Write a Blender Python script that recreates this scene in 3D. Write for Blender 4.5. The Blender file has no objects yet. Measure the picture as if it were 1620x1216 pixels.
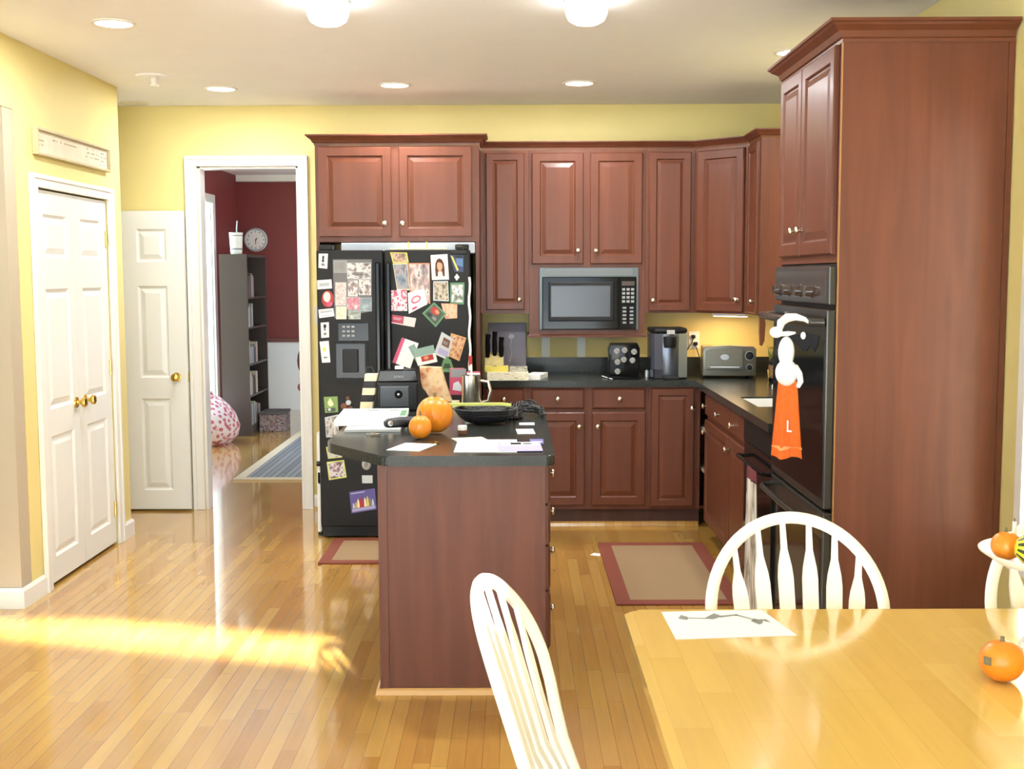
import bpy, bmesh, math, random
from mathutils import Vector, Matrix, Euler
random.seed(7)
C = bpy.context.scene.collection
PI = math.pi

# ------------------------------------------------------------------ materials
def S(r, g, b):
    f = lambda c: ((c/255)/12.92 if c/255 <= .04045 else (((c/255)+.055)/1.055)**2.4)
    return (f(r), f(g), f(b), 1)

def newmat(name):
    m = bpy.data.materials.new(name); m.use_nodes = True
    nt = m.node_tree
    return m, nt, nt.nodes['Principled BSDF']

def mat(name, col, rough=.5, metal=0, coat=0, var=0, scale=6, spec=.5, bump=0, stretch=(1, 1, 1)):
    m, nt, p = newmat(name)
    p.inputs['Base Color'].default_value = col
    p.inputs['Roughness'].default_value = rough
    p.inputs['Metallic'].default_value = metal
    p.inputs['Specular IOR Level'].default_value = spec
    if coat:
        p.inputs['Coat Weight'].default_value = coat; p.inputs['Coat Roughness'].default_value = .08
    if var or bump:
        tc = nt.nodes.new('ShaderNodeTexCoord'); mp = nt.nodes.new('ShaderNodeMapping')
        mp.inputs['Scale'].default_value = stretch
        nz = nt.nodes.new('ShaderNodeTexNoise'); nz.inputs['Scale'].default_value = scale; nz.inputs['Detail'].default_value = 4
        nt.links.new(tc.outputs['Object'], mp.inputs[0]); nt.links.new(mp.outputs[0], nz.inputs['Vector'])
        if var:
            rp = nt.nodes.new('ShaderNodeValToRGB')
            rp.color_ramp.elements[0].position = .3; rp.color_ramp.elements[1].position = .7
            rp.color_ramp.elements[0].color = tuple(c*(1-var) for c in col[:3])+(1,)
            rp.color_ramp.elements[1].color = tuple(min(1, c*(1+var)) for c in col[:3])+(1,)
            nt.links.new(nz.outputs[0], rp.inputs[0]); nt.links.new(rp.outputs[0], p.inputs['Base Color'])
        if bump:
            bp = nt.nodes.new('ShaderNodeBump'); bp.inputs['Strength'].default_value = bump; bp.inputs['Distance'].default_value = .01
            nt.links.new(nz.outputs[0], bp.inputs['Height']); nt.links.new(bp.outputs[0], p.inputs['Normal'])
    return m

def emis(name, col, st):
    m, nt, p = newmat(name)
    p.inputs['Base Color'].default_value = col
    p.inputs['Emission Color'].default_value = col; p.inputs['Emission Strength'].default_value = st
    return m

def plank(name, cols, row, length, rough, swap=True, gap=.0009, coat=.0, bump=.15, grain=.12, axis_obj='Object'):
    """wooden boards: brick pattern for the seams, one random tone per board, fine grain along the board"""
    m, nt, p = newmat(name)
    N = nt.nodes.new; L = nt.links.new
    tc = N('ShaderNodeTexCoord'); sp = N('ShaderNodeSeparateXYZ'); cb = N('ShaderNodeCombineXYZ')
    L(tc.outputs[axis_obj], sp.inputs[0])
    if swap:
        L(sp.outputs[1], cb.inputs[0]); L(sp.outputs[0], cb.inputs[1])
    else:
        L(sp.outputs[0], cb.inputs[0]); L(sp.outputs[1], cb.inputs[1])
    # per-row shift of the butt joints
    dv = N('ShaderNodeMath'); dv.operation = 'DIVIDE'; dv.inputs[1].default_value = row
    L(sp.outputs[0 if swap else 1], dv.inputs[0])
    fl = N('ShaderNodeMath'); fl.operation = 'FLOOR'; L(dv.outputs[0], fl.inputs[0])
    wn = N('ShaderNodeTexWhiteNoise'); wn.noise_dimensions = '1D'; L(fl.outputs[0], wn.inputs['W'])
    ml = N('ShaderNodeMath'); ml.operation = 'MULTIPLY'; ml.inputs[1].default_value = length
    L(wn.outputs['Value'], ml.inputs[0])
    ad = N('ShaderNodeMath'); ad.operation = 'ADD'
    L(sp.outputs[1 if swap else 0], ad.inputs[0]); L(ml.outputs[0], ad.inputs[1])
    L(ad.outputs[0], cb.inputs[0])
    d2 = N('ShaderNodeMath'); d2.operation = 'DIVIDE'; d2.inputs[1].default_value = length; L(ad.outputs[0], d2.inputs[0])
    f2 = N('ShaderNodeMath'); f2.operation = 'FLOOR'; L(d2.outputs[0], f2.inputs[0])
    c2 = N('ShaderNodeCombineXYZ'); L(fl.outputs[0], c2.inputs[0]); L(f2.outputs[0], c2.inputs[1])
    w2 = N('ShaderNodeTexWhiteNoise'); w2.noise_dimensions = '2D'; L(c2.outputs[0], w2.inputs['Vector'])
    rp = N('ShaderNodeValToRGB'); els = rp.color_ramp.elements
    while len(els) < len(cols): els.new(.5)
    for i, c in enumerate(cols):
        els[i].position = i/(len(cols)-1); els[i].color = c
    L(w2.outputs['Value'], rp.inputs[0])
    # grain
    mp = N('ShaderNodeMapping'); mp.inputs['Scale'].default_value = (60, 3, 1) if swap else (3, 60, 1)
    L(tc.outputs[axis_obj], mp.inputs[0])
    nz = N('ShaderNodeTexNoise'); nz.inputs['Scale'].default_value = 1.0; nz.inputs['Detail'].default_value = 3
    L(mp.outputs[0], nz.inputs['Vector'])
    mr = N('ShaderNodeMapRange'); mr.inputs['To Min'].default_value = 1-grain; mr.inputs['To Max'].default_value = 1+grain
    L(nz.outputs[0], mr.inputs['Value'])
    mx = N('ShaderNodeMix'); mx.data_type = 'RGBA'; mx.blend_type = 'MULTIPLY'; mx.inputs['Factor'].default_value = 1
    L(rp.outputs[0], mx.inputs['A']); L(mr.outputs[0], mx.inputs['B'])
    # seams
    br = N('ShaderNodeTexBrick'); br.offset = 0; br.inputs['Scale'].default_value = 1
    br.inputs['Brick Width'].default_value = length; br.inputs['Row Height'].default_value = row
    br.inputs['Mortar Size'].default_value = gap; br.inputs['Mortar Smooth'].default_value = .1
    L(cb.outputs[0], br.inputs['Vector'])
    m2 = N('ShaderNodeMix'); m2.data_type = 'RGBA'; m2.blend_type = 'MIX'
    L(br.outputs['Fac'], m2.inputs['Factor']); L(mx.outputs['Result'], m2.inputs['A'])
    m2.inputs['B'].default_value = tuple(c*.58 for c in cols[0][:3])+(1,)
    L(m2.outputs['Result'], p.inputs['Base Color'])
    p.inputs['Roughness'].default_value = rough
    if coat:
        p.inputs['Coat Weight'].default_value = coat; p.inputs['Coat Roughness'].default_value = .07
    if bump:
        # each board is cupped and tilted by a hair, as laid boards are
        mm = N('ShaderNodeMath'); mm.operation = 'MULTIPLY'; mm.inputs[1].default_value = -.6
        L(br.outputs['Fac'], mm.inputs[0])
        bp = N('ShaderNodeBump'); bp.inputs['Strength'].default_value = bump; bp.inputs['Distance'].default_value = .002
        L(mm.outputs[0], bp.inputs['Height']); L(bp.outputs[0], p.inputs['Normal'])
    return m

def blotch(name, cols, scale=4, seed=0, rough=.35):
    """a printed picture seen too small to read: hard-edged patches of a few inks"""
    m, nt, p = newmat(name)
    N = nt.nodes.new; L = nt.links.new
    tc = N('ShaderNodeTexCoord'); mp = N('ShaderNodeMapping')
    mp.inputs['Location'].default_value = (seed*1.7, seed*.9, seed*2.3)
    L(tc.outputs['Generated'], mp.inputs[0])
    nz = N('ShaderNodeTexNoise'); nz.inputs['Scale'].default_value = scale; nz.inputs['Detail'].default_value = 2.5
    L(mp.outputs[0], nz.inputs['Vector'])
    rp = N('ShaderNodeValToRGB'); els = rp.color_ramp.elements
    while len(els) < len(cols): els.new(.5)
    for i, c in enumerate(cols):
        els[i].position = .30+.40*i/max(1, len(cols)-1); els[i].color = c
    L(nz.outputs[0], rp.inputs[0]); L(rp.outputs[0], p.inputs['Base Color'])
    p.inputs['Roughness'].default_value = rough
    return m

def granite(name):
    m, nt, p = newmat(name)
    N = nt.nodes.new; L = nt.links.new
    tc = N('ShaderNodeTexCoord')
    nz = N('ShaderNodeTexNoise'); nz.inputs['Scale'].default_value = 230; nz.inputs['Detail'].default_value = 3
    L(tc.outputs['Object'], nz.inputs['Vector'])
    rp = N('ShaderNodeValToRGB'); e = rp.color_ramp.elements
    e[0].position = .40; e[0].color = S(30, 32, 30)
    e[1].position = .75; e[1].color = S(64, 68, 62)
    L(nz.outputs[0], rp.inputs[0]); L(rp.outputs[0], p.inputs['Base Color'])
    p.inputs['Roughness'].default_value = .2; p.inputs['Specular IOR Level'].default_value = .25
    return m

def wood(name, c, rough=.32, var=.16, coat=.08):
    m, nt, p = newmat(name)
    N = nt.nodes.new; L = nt.links.new
    tc = N('ShaderNodeTexCoord'); mp = N('ShaderNodeMapping'); mp.inputs['Scale'].default_value = (14, 14, 1.1)
    L(tc.outputs['Object'], mp.inputs[0])
    nz = N('ShaderNodeTexNoise'); nz.inputs['Scale'].default_value = 1.2; nz.inputs['Detail'].default_value = 6; nz.inputs['Distortion'].default_value = .6
    L(mp.outputs[0], nz.inputs['Vector'])
    rp = N('ShaderNodeValToRGB'); e = rp.color_ramp.elements
    e[0].position = .28; e[0].color = tuple(x*(1-var*1.3) for x in c[:3])+(1,)
    e[1].position = .72; e[1].color = tuple(x*(1+var) for x in c[:3])+(1,)
    L(nz.outputs[0], rp.inputs[0]); L(rp.outputs[0], p.inputs['Base Color'])
    p.inputs['Roughness'].default_value = rough
    p.inputs['Coat Weight'].default_value = coat; p.inputs['Coat Roughness'].default_value = .2; p.inputs['Specular IOR Level'].default_value = .32
    return m

M = {}
M['cherry'] = wood('cherry_wood', S(102, 56, 37), .4, .11)
M['cherry_panel'] = wood('cherry_veneer', S(104, 58, 41), .42, .15)
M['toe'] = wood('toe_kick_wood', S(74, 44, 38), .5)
M['yellow'] = mat('yellow_wall_paint', S(220, 204, 136), .6, var=.02, scale=3)
M['beige'] = mat('beige_wall_paint', S(178, 166, 144), .6, var=.02, scale=3)
M['ceiling'] = mat('ceiling_paint', S(241, 244, 250), .8, var=.01)
M['trim'] = mat('white_trim_paint', S(230, 229, 223), .35)
M['doorw'] = mat('white_door_paint', S(226, 227, 222), .38)
M['red'] = mat('oxblood_wall_paint', S(124, 52, 52), .55, var=.05, scale=2)
M['wains'] = mat('wainscot_white', S(238, 242, 246), .45)
M['floor'] = plank('oak_strip_floor', [S(172, 123, 54), S(190, 144, 70), S(181, 133, 60), S(198, 156, 80), S(176, 128, 56)], .057, .95, .24, coat=.9, bump=.25)
M['table'] = plank('butcher_block', [S(214, 176, 92), S(224, 188, 104), S(219, 182, 98), S(228, 194, 112)], .075, .42, .15, coat=.5, bump=0, gap=.0002, grain=.06)
M['granite'] = granite('dark_granite')
M['black'] = mat('black_textured_enamel', S(22, 21, 21), .5, spec=.3)
M['blackg'] = mat('black_gloss', S(18, 18, 19), .1, spec=.2)
M['blackp'] = mat('black_plastic', S(24, 24, 25), .45, spec=.3)
M['ovenb'] = mat('oven_black_enamel', S(52, 50, 46), .22)
M['ovenp'] = mat('oven_panel_glass', S(72, 58, 50), .15)
M['nickel'] = mat('brushed_nickel', S(214, 206, 190), .22, 1)
M['steel'] = mat('polished_steel', S(222, 218, 210), .24, 1)
M['silver'] = mat('silver_plastic', S(176, 182, 184), .3, .6)
M['brass'] = mat('polished_brass', S(214, 180, 92), .2, 1)
M['chairw'] = mat('white_chair_paint', S(250, 248, 240), .3)
M['white'] = mat('white_enamel', S(240, 240, 238), .25)
M['paper'] = mat('white_paper', S(244, 244, 240), .7)
M['cream'] = mat('cream_paper', S(238, 226, 186), .7)
M['greyw'] = mat('pale_grey_paper', S(196, 202, 206), .6)
M['orange'] = mat('pumpkin_skin', S(226, 134, 30), .35, var=.08, scale=9)
M['stem'] = mat('dry_stem', S(112, 104, 78), .8)
M['yel_gourd'] = mat('yellow_gourd_skin', S(236, 208, 40), .35)
M['green_d'] = mat('dark_green_skin', S(54, 70, 40), .4)
M['ink'] = mat('black_ink', S(40, 38, 40), .6)
M['greyink'] = mat('grey_pencil', S(128, 132, 130), .7)
M['matrug'] = mat('woven_tan_mat', S(150, 122, 88), .9, var=.08, scale=120, bump=.2)
M['matborder'] = mat('mat_border_fabric', S(126, 62, 44), .85, var=.06, scale=90)
M['espresso'] = mat('espresso_laminate', S(74, 64, 58), .4)
M['glow'] = emis('lamp_glow', (1, .97, .92, 1), 9)
M['glowb'] = emis('globe_glow', (1, .97, .92, 1), 9)
M['offlamp'] = mat('unlit_lamp_lens', S(226, 222, 210), .4)
M['undercab'] = emis('warm_tube', (1, .74, .36, 1), 6)

# ------------------------------------------------------------------ mesh builder
class B:
    def __init__(self): self.bm = bmesh.new(); self.mi = 0
    def _tag(self, faces):
        for f in faces: f.material_index = self.mi
    def poly(self, pts):
        f = self.bm.faces.new([self.bm.verts.new(p) for p in pts]); f.material_index = self.mi; return f
    def box(self, x0, x1, y0, y1, z0, z1, bev=0, seg=2):
        n0 = len(self.bm.faces)
        r = bmesh.ops.create_cube(self.bm, size=1, matrix=Matrix.Translation(((x0+x1)/2, (y0+y1)/2, (z0+z1)/2)) @ Matrix.Diagonal((abs(x1-x0), abs(y1-y0), abs(z1-z0), 1)))
        fs = set(f for v in r['verts'] for f in v.link_faces)
        self._tag(fs)
        if bev:
            es = list(set(e for f in fs for e in f.edges))
            q = bmesh.ops.bevel(self.bm, geom=es, offset=bev, segments=seg, affect='EDGES', profile=.5)
            self._tag(q['faces'])
        return self
    def lathe(self, prof, c=(0, 0, 0), seg=24, axis='z', sx=1, sy=1, wob=None, cap=True):
        rings = []
        def P(r, h, a):
            k = 1 if wob is None else wob(a, h)
            x, y = r*math.cos(a)*sx*k, r*math.sin(a)*sy*k
            if axis == 'z': return (c[0]+x, c[1]+y, c[2]+h)
            if axis == '-y': return (c[0]+x, c[1]-h, c[2]+y)
            if axis == 'x': return (c[0]+h, c[1]+x, c[2]+y)
            if axis == '-x': return (c[0]-h, c[1]+x, c[2]+y)
        for r, h in prof:
            if r < 1e-6: rings.append([self.bm.verts.new(P(0, h, 0))])
            else: rings.append([self.bm.verts.new(P(r, h, 2*PI*i/seg)) for i in range(seg)])
        for a, b in zip(rings, rings[1:]):
            for i in range(seg):
                j = (i+1) % seg
                vs = [a[0] if len(a) == 1 else a[i], a[0] if len(a) == 1 else a[j], b[0] if len(b) == 1 else b[j], b[0] if len(b) == 1 else b[i]]
                u = []
                for v in vs:
                    if v not in u: u.append(v)
                if len(u) > 2:
                    try: self.bm.faces.new(u).material_index = self.mi
                    except ValueError: pass
        for rg in ((rings[0], rings[-1]) if cap else ()):
            if len(rg) > 2: self.bm.faces.new(rg).material_index = self.mi
        return self
    def tube(self, pts, r, seg=10, closed=False, flat=1.0, up=None):
        pts = [Vector(p) for p in pts]; n = len(pts)
        rs = r if isinstance(r, (list, tuple)) else [r]*n
        rings = []; prev = None
        for i in range(n):
            if closed: t = pts[(i+1) % n]-pts[i-1]
            else: t = pts[min(i+1, n-1)]-pts[max(i-1, 0)]
            t.normalize()
            if up is not None: s = t.cross(Vector(up))
            elif prev is None: s = t.cross(Vector((0, 0, 1)) if abs(t.z) < .9 else Vector((0, 1, 0)))
            else: s = prev - t*prev.dot(t)
            if s.length < 1e-6: s = t.orthogonal()
            s.normalize(); prev = s
            u = t.cross(s)
            rings.append([self.bm.verts.new(pts[i]+s*rs[i]*math.cos(2*PI*k/seg)+u*rs[i]*flat*math.sin(2*PI*k/seg)) for k in range(seg)])
        rr = rings+[rings[0]] if closed else rings
        for a, b in zip(rr, rr[1:]):
            for k in range(seg):
                self.bm.faces.new((a[k], a[(k+1) % seg], b[(k+1) % seg], b[k])).material_index = self.mi
        if not closed:
            self.bm.faces.new(rings[0]).material_index = self.mi; self.bm.faces.new(rings[-1][::-1]).material_index = self.mi
        return self
    def prism(self, poly, a, b, plane='xy', bev=0):
        def P(u, v, w): return {'xy': (u, v, w), 'xz': (u, w, v), 'yz': (w, u, v)}[plane]
        A = [self.bm.verts.new(P(u, v, a)) for u, v in poly]; Bv = [self.bm.verts.new(P(u, v, b)) for u, v in poly]
        n = len(poly); fs = [self.bm.faces.new(A), self.bm.faces.new(Bv[::-1])]
        for i in range(n):
            fs.append(self.bm.faces.new((A[i], Bv[i], Bv[(i+1) % n], A[(i+1) % n])))
        self._tag(fs)
        if bev:
            es = [e for e in set(e for f in fs[:2] for e in f.edges)]
            q = bmesh.ops.bevel(self.bm, geom=es, offset=bev, segments=3, affect='EDGES', profile=.5); self._tag(q['faces'])
        return self
    def panel(self, x0, x1, z0, z1, yb, loops):
        """a moulded panel facing -y: loops = (inset, height above yb); closed at the back"""
        rings = []
        for ins, h in loops:
            y = yb-h
            rings.append([self.bm.verts.new(p) for p in ((x0+ins, y, z0+ins), (x1-ins, y, z0+ins), (x1-ins, y, z1-ins), (x0+ins, y, z1-ins))])
        for a, b in zip(rings, rings[1:]):
            for i in range(4):
                j = (i+1) % 4
                self.bm.faces.new((a[i], a[j], b[j], b[i])).material_index = self.mi
        self.bm.faces.new(rings[-1]).material_index = self.mi
        self.bm.faces.new(rings[0][::-1]).material_index = self.mi
        return self
    def sweep(self, path, prof):
        """moulding swept along a floor-plan path; prof = (outward to the right of travel, z)"""
        n = len(path); cols = []
        for i in range(n):
            p = Vector(path[i])
            d0 = (Vector(path[i])-Vector(path[i-1])).normalized() if i > 0 else None
            d1 = (Vector(path[i+1])-Vector(path[i])).normalized() if i < n-1 else None
            n0 = Vector((d0.y, -d0.x)) if d0 else None; n1 = Vector((d1.y, -d1.x)) if d1 else None
            if n0 is None: mtr = n1
            elif n1 is None: mtr = n0
            else: mtr = (n0+n1)/(1+n0.dot(n1))
            cols.append([self.bm.verts.new((p.x+mtr.x*o, p.y+mtr.y*o, z)) for o, z in prof])
        for a, b in zip(cols, cols[1:]):
            for k in range(len(prof)):
                kk = (k+1) % len(prof)
                self.bm.faces.new((a[k], a[kk], b[kk], b[k])).material_index = self.mi
        self.bm.faces.new(cols[0]).material_index = self.mi; self.bm.faces.new(cols[-1][::-1]).material_index = self.mi
        return self
    def obj(self, name, m, parent=None, smooth=False, loc=None, rot=None):
        bm = self.bm
        bmesh.ops.recalc_face_normals(bm, faces=bm.faces)
        me = bpy.data.meshes.new(name); bm.to_mesh(me); bm.free()
        for x in (m if isinstance(m, (list, tuple)) else [m]): me.materials.append(M[x] if isinstance(x, str) else x)
        if smooth:
            for p in me.polygons: p.use_smooth = True
            try: me.set_sharp_from_angle(angle=math.radians(smooth if smooth is not True else 40))
            except Exception: pass
        o = bpy.data.objects.new(name, me); C.objects.link(o)
        if parent is not None: o.parent = parent
        if loc: o.location = loc
        if rot: o.rotation_euler = rot
        return o

def tag(o, label, cat, group=None):
    o['label'] = label; o['category'] = cat
    if group: o['group'] = group
    return o
def thing(name, label, cat, loc=(0, 0, 0), rz=0, group=None):
    o = bpy.data.objects.new(name, None); C.objects.link(o)
    o.location = loc; o.rotation_euler = (0, 0, rz); o.empty_display_size = .05
    return tag(o, label, cat, group)
def struct(o): o['kind'] = 'structure'; return o
def dup(root, loc, rz, label, group=None):
    r = root.copy(); C.objects.link(r); r.location = loc; r.rotation_euler = (0, 0, rz); r['label'] = label
    if group: r['group'] = group
    for ch in list(root.children):
        c = ch.copy(); C.objects.link(c); c.parent = r
        for g in ch.children:
            d = g.copy(); C.objects.link(d); d.parent = c
    return r

# ------------------------------------------------------------------ camera
F, PITCH, YAW, ROLL, H, D = 1880, math.radians(5.27), math.radians(.17), math.radians(-.2), 1.602, 8.08
fw = Vector((-math.sin(YAW)*math.cos(PITCH), math.cos(YAW)*math.cos(PITCH), -math.sin(PITCH)))
rt = fw.cross(Vector((0, 0, 1))).normalized(); up = rt.cross(fw)
r2 = rt*math.cos(ROLL)+up*math.sin(ROLL); u2 = up*math.cos(ROLL)-rt*math.sin(ROLL)
cd = bpy.data.cameras.new('camera'); cam = bpy.data.objects.new('camera', cd); C.objects.link(cam)
cam.matrix_world = Matrix(((r2.x, u2.x, -fw.x, 0), (r2.y, u2.y, -fw.y, -D), (r2.z, u2.z, -fw.z, H), (0, 0, 0, 1)))
cd.sensor_width = 36; cd.lens = F/1620*36; cd.clip_start = .05
bpy.context.scene.camera = cam

# ------------------------------------------------------------------ setting
ZC = 2.735; XL = -2.394; XR = 1.778
struct(B().box(-6.6, 2.4, -9.9, .1199, -.06, 0).box(-3.31, 1.0, .12, 6.2, -.06, 0).obj('floor', 'floor'))
struct(B().box(-6.6, 2.4, -9.9, .12, ZC, ZC+.1).obj('ceiling', 'ceiling'))
struct(B().box(-3.5, 1.0, .12, 6.3, 2.775, 2.875).obj('ceiling_dining', 'ceiling'))
b = B()                                                            # back wall with the doorway
b.box(-6.6, -2.135, 0, .12, 0, ZC-.001).box(-1.455, 2.2, 0, .12, 0, ZC-.001).box(-2.135, -1.455, 0, .12, 2.333, ZC-.001)
struct(b.obj('wall_back', 'yellow'))
b = B()                                                            # closet block: side face yellow
b.box(-2.51, XL, -2.32, -2.098, 0, ZC-.001).box(-2.51, XL, -1.062, -.80, 0, ZC-.001).box(-2.51, XL, -2.098, -1.062, 2.048, ZC-.001)
b.box(-6.6, -2.51, -.92, -.80, 0, ZC-.001)
b.box(-2.51, XL, -9.2, -2.3205, 2.396, ZC-.001)
struct(b.obj('wall_left', 'yellow'))
struct(B().box(-6.6, -2.3965, -2.44, -2.321, 0, 2.394).obj('wall_alcove', 'beige'))
struct(B().box(-3.3, -2.52, -2.3, -.94, 0, 2.2).box(-2.52, -2.515, -2.3, -.94, 0, 2.2).obj('wall_closet', 'trim'))
b = B()                                                            # right wall: solid by the cabinets, glazed door nearer, window beyond
b.box(XR, XR+.12, -3.985, 0, 0, ZC-.001)
b.box(XR, XR+.12, -4.37, -3.985, 2.12, ZC-.001).box(XR, XR+.12, -4.37, -3.985, 0, .60).box(XR, XR+.12, -9.9, -4.37, 0, ZC-.001)
struct(b.obj('wall_right', 'yellow'))
# rear wall behind the camera: skewed like a bay, local x along the wall
BAY = math.atan(-.26)
b = B()
b.box(-6.8, -2.9, -.12, 0, 0, ZC-.001).box(1.3, 2.2, -.12, 0, 0, ZC-.001).box(-2.9, 1.3, -.12, 0, 2.45, ZC-.001).box(-2.9, 1.3, -.12, 0, 0, .12)
struct(b.obj('wall_front', 'yellow', loc=(0, -9.0, 0), rot=(0, 0, BAY)))
b = B()
for x in (-2.9, 1.24): b.box(x, x+.06, -.08, -.03, .12, 2.45)
struct(B().box(-6.62, -6.5, -5.0, -2.45, 0, ZC-.001).box(-6.62, -6.5, -7.25, -5.0, 2.3, ZC-.001).obj('wall_family', 'beige'))
struct(b.obj('window_3', 'trim', loc=(0, -9.0, 0), rot=(0, 0, BAY)))
b = B()                                                            # right glazed door + window casings
for y0, y1, z0 in ((-4.37, -3.985, .60),):
    b.box(XR-.018, XR-.001, y0-.06, y0, z0, 2.19).box(XR-.018, XR-.001, y1, y1+.06 if y1 < -4 else y1+.055, z0, 2.19).box(XR-.018, XR-.001, y0, y1, 2.12, 2.19)
    b.box(XR+.05, XR+.08, y0, y0+.03, z0, 2.12).box(XR+.05, XR+.08, y1-.03, y1, z0, 2.12)
b.box(XR-.03, XR-.001, -4.55, -3.91, .555, .60)
struct(b.obj('window_2', 'trim'))
# dining room shell
b = B()
b.box(-3.31, -3.27, .12, 2.4, 0, 2.774).box(-3.31, -3.27, 4.82, 6.08, 0, 2.774).box(-3.31, -3.27, 2.4, 4.82, 2.40, 2.774)
struct(b.obj('wall_dining_left', 'red'))
struct(B().box(-3.27, 1.0, 6.08, 6.2, 0, 2.774).obj('wall_dining_back', 'red'))
struct(B().box(.88, 1.0, .12, 1.6, 0, 2.774).box(.88, 1.0, 4.0, 6.08, 0, 2.774).box(.88, 1.0, 1.6, 4.0, 0, .9).box(.88, 1.0, 1.6, 4.0, 2.2, 2.774).obj('wall_dining_right', 'red'))
struct(B().box(-3.26, .87, 6.05, 6.079, 0, .815).obj('trim_9', 'wains'))
M['rail'] = mat('chair_rail_stain', S(110, 62, 60), .5)
struct(B().box(-3.26, .87, 6.03, 6.079, .816, .858).obj('trim_10', 'rail'))
b = B()
b.box(-3.269, -3.245, 4.80, 4.90, 0, 2.47).box(-3.269, -3.245, 2.32, 2.42, 0, 2.47).box(-3.269, -3.245, 2.42, 4.80, 2.38, 2.47)
b.box(-3.309, -3.271, 4.79, 4.819, .02, 2.399).box(-3.309, -3.271, 2.401, 2.43, .02, 2.399)
struct(b.obj('window_1', 'trim'))
b = B(); b.box(-3.26, .87, 5.95, 6.08, 2.70, 2.774)
struct(b.obj('trim_11', 'trim'))
# doorway casing (kitchen side) and jambs
b = B()
prof = [(0, .0), (0, .012), (.012, .02), (.06, .018), (.075, .012), (.078, 0)]
b.box(-2.21, -2.137, -.022, -.001, 0, 2.332, .004).box(-1.456, -1.395, -.022, -.001, 0, 2.332, .004).box(-2.21, -1.395, -.022, -.001, 2.333, 2.398, .004)
b.box(-2.215, -2.19, -.03, -.001, 0, 2.376, .003).box(-1.415, -1.39, -.03, -.001, 0, 2.376, .003).box(-2.215, -1.39, -.03, -.001, 2.376, 2.402, .003)
b.box(-2.1345, -2.118, 0, .12, 0, 2.32).box(-1.472, -1.4555, 0, .12, 0, 2.32).box(-2.118, -1.472, 0, .12, 2.318, 2.332)
struct(b.obj('trim_1', 'trim'))
# closet casing
b = B()
x0, x1 = XL+.001, XL+.02
b.box(x0, x1, -2.17, -2.099, 0, 2.105, .004).box(x0, x1, -1.061, -.992, 0, 2.105, .004).box(x0, x1, -2.099, -1.061, 2.046, 2.105, .004)
b.box(x0, x1+.007, -2.178, -2.155, 0, 2.112, .003).box(x0, x1+.007, -1.007, -.985, 0, 2.112, .003).box(x0, x1+.007, -2.155, -1.007, 2.09, 2.112, .003)
struct(b.obj('trim_2', 'trim'))
# baseboards
bp = [(.001, 0), (.016, 0), (.016, .085), (.008, .1), (.001, .1)]
struct(B().sweep([(-6.5, -2.441), (-2.3955, -2.441), (XL, -2.441+.12), (XL, -2.18)], [(.001, 0), (.016, 0), (.016, .085), (.008, .1), (.001, .1)]).obj('baseboard_left', 'trim'))
struct(B().sweep([(XL, -.983), (XL, -.80), (-2.6, -.80)][::1], bp).obj('baseboard_closet', 'trim'))
struct(B().sweep([(-1.388, 0), (-1.25, 0)], bp).obj('baseboard_back', 'trim'))
struct(B().sweep([(-1.388, 0), (-1.27, 0)], [(.017, 0), (.03, 0), (.026, .014), (.017, .018)]).obj('trim_3', 'floor'))

# six-panel door slabs
def door_slab(x0, x1, z0, z1, cols, thick=.035, rows=((.085, .33, .0), (.0, .0, .0))):
    b = B(); W = x1-x0
    b.box(x0, x1, .012, thick, z0, z1)
    zs = [(z0+.13, z0+.76), (z0+.90, z0+1.52), (z0+1.68, z0+1.90)]
    edges = [x0]
    for c0, c1 in cols: edges += [x0+c0, x0+c1]
    edges.append(x1)
    for i in range(0, len(edges), 2): b.box(edges[i], edges[i+1], 0, .012, z0, z1)
    for c0, c1 in cols:
        zz = [z0]+[v for p in zs for v in p]+[z1]
        for i in range(0, len(zz), 2): b.box(x0+c0, x0+c1, 0, .012, zz[i], zz[i+1])
        for a, c in zs:
            b.panel(x0+c0, x0+c1, a, c, .0125, [(0, .0005), (0, .0125), (.006, .006), (.014, .001), (.020, .001), (.050, .0105), (.054, .0105)])
    return b
KN = [(0, .062), (.012, .062), (.024, .056), (.028, .046), (.025, .036), (.012, .028), (.011, .014), (.013, .010), (.029, .008), (.031, .001), (0, .001)]
# closet double doors face +x : build facing -y, rotate +90
def closet_leaf(n, ylo, yhi, knob_y, hinge_y):
    root = struct(door_slab(0, yhi-ylo, 0, 2.02, [(.095, yhi-ylo-.095)]).obj(n, 'doorw', loc=(XL-.004, ylo, .018), rot=(0, 0, PI/2)))
    B().lathe(KN, (knob_y-ylo, 0, .90), 20, '-y').obj('door_knob', 'brass', root, True)
    for z in (.20, 1.05, 1.80):
        x = hinge_y-ylo
        B().box(x-.012, x+.012, -.004, .001, z-.045, z+.045).lathe([(.006, -.046), (.006, .046)], (x, -.005, z), 10).obj('hinge', 'brass', root)
    return root
closet_leaf('door_1', -2.094, -1.582, -1.640, -2.08)
closet_leaf('door_2', -1.577, -1.066, -1.50, -1.08)
# open slab lying along the back wall
root = struct(door_slab(0, .765, 0, 2.02, [(.10, .345), (.445, .645)]).obj('door_3', 'doorw', loc=(-2.985, -.066, .016), rot=(0, 0, 0)))
B().lathe(KN, (.69, 0, .905), 20, '-y').obj('door_knob', 'brass', root, True)
B().box(.7655, .768, .008, .028, .87, .94).obj('latch_plate', 'brass', root)

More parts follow.
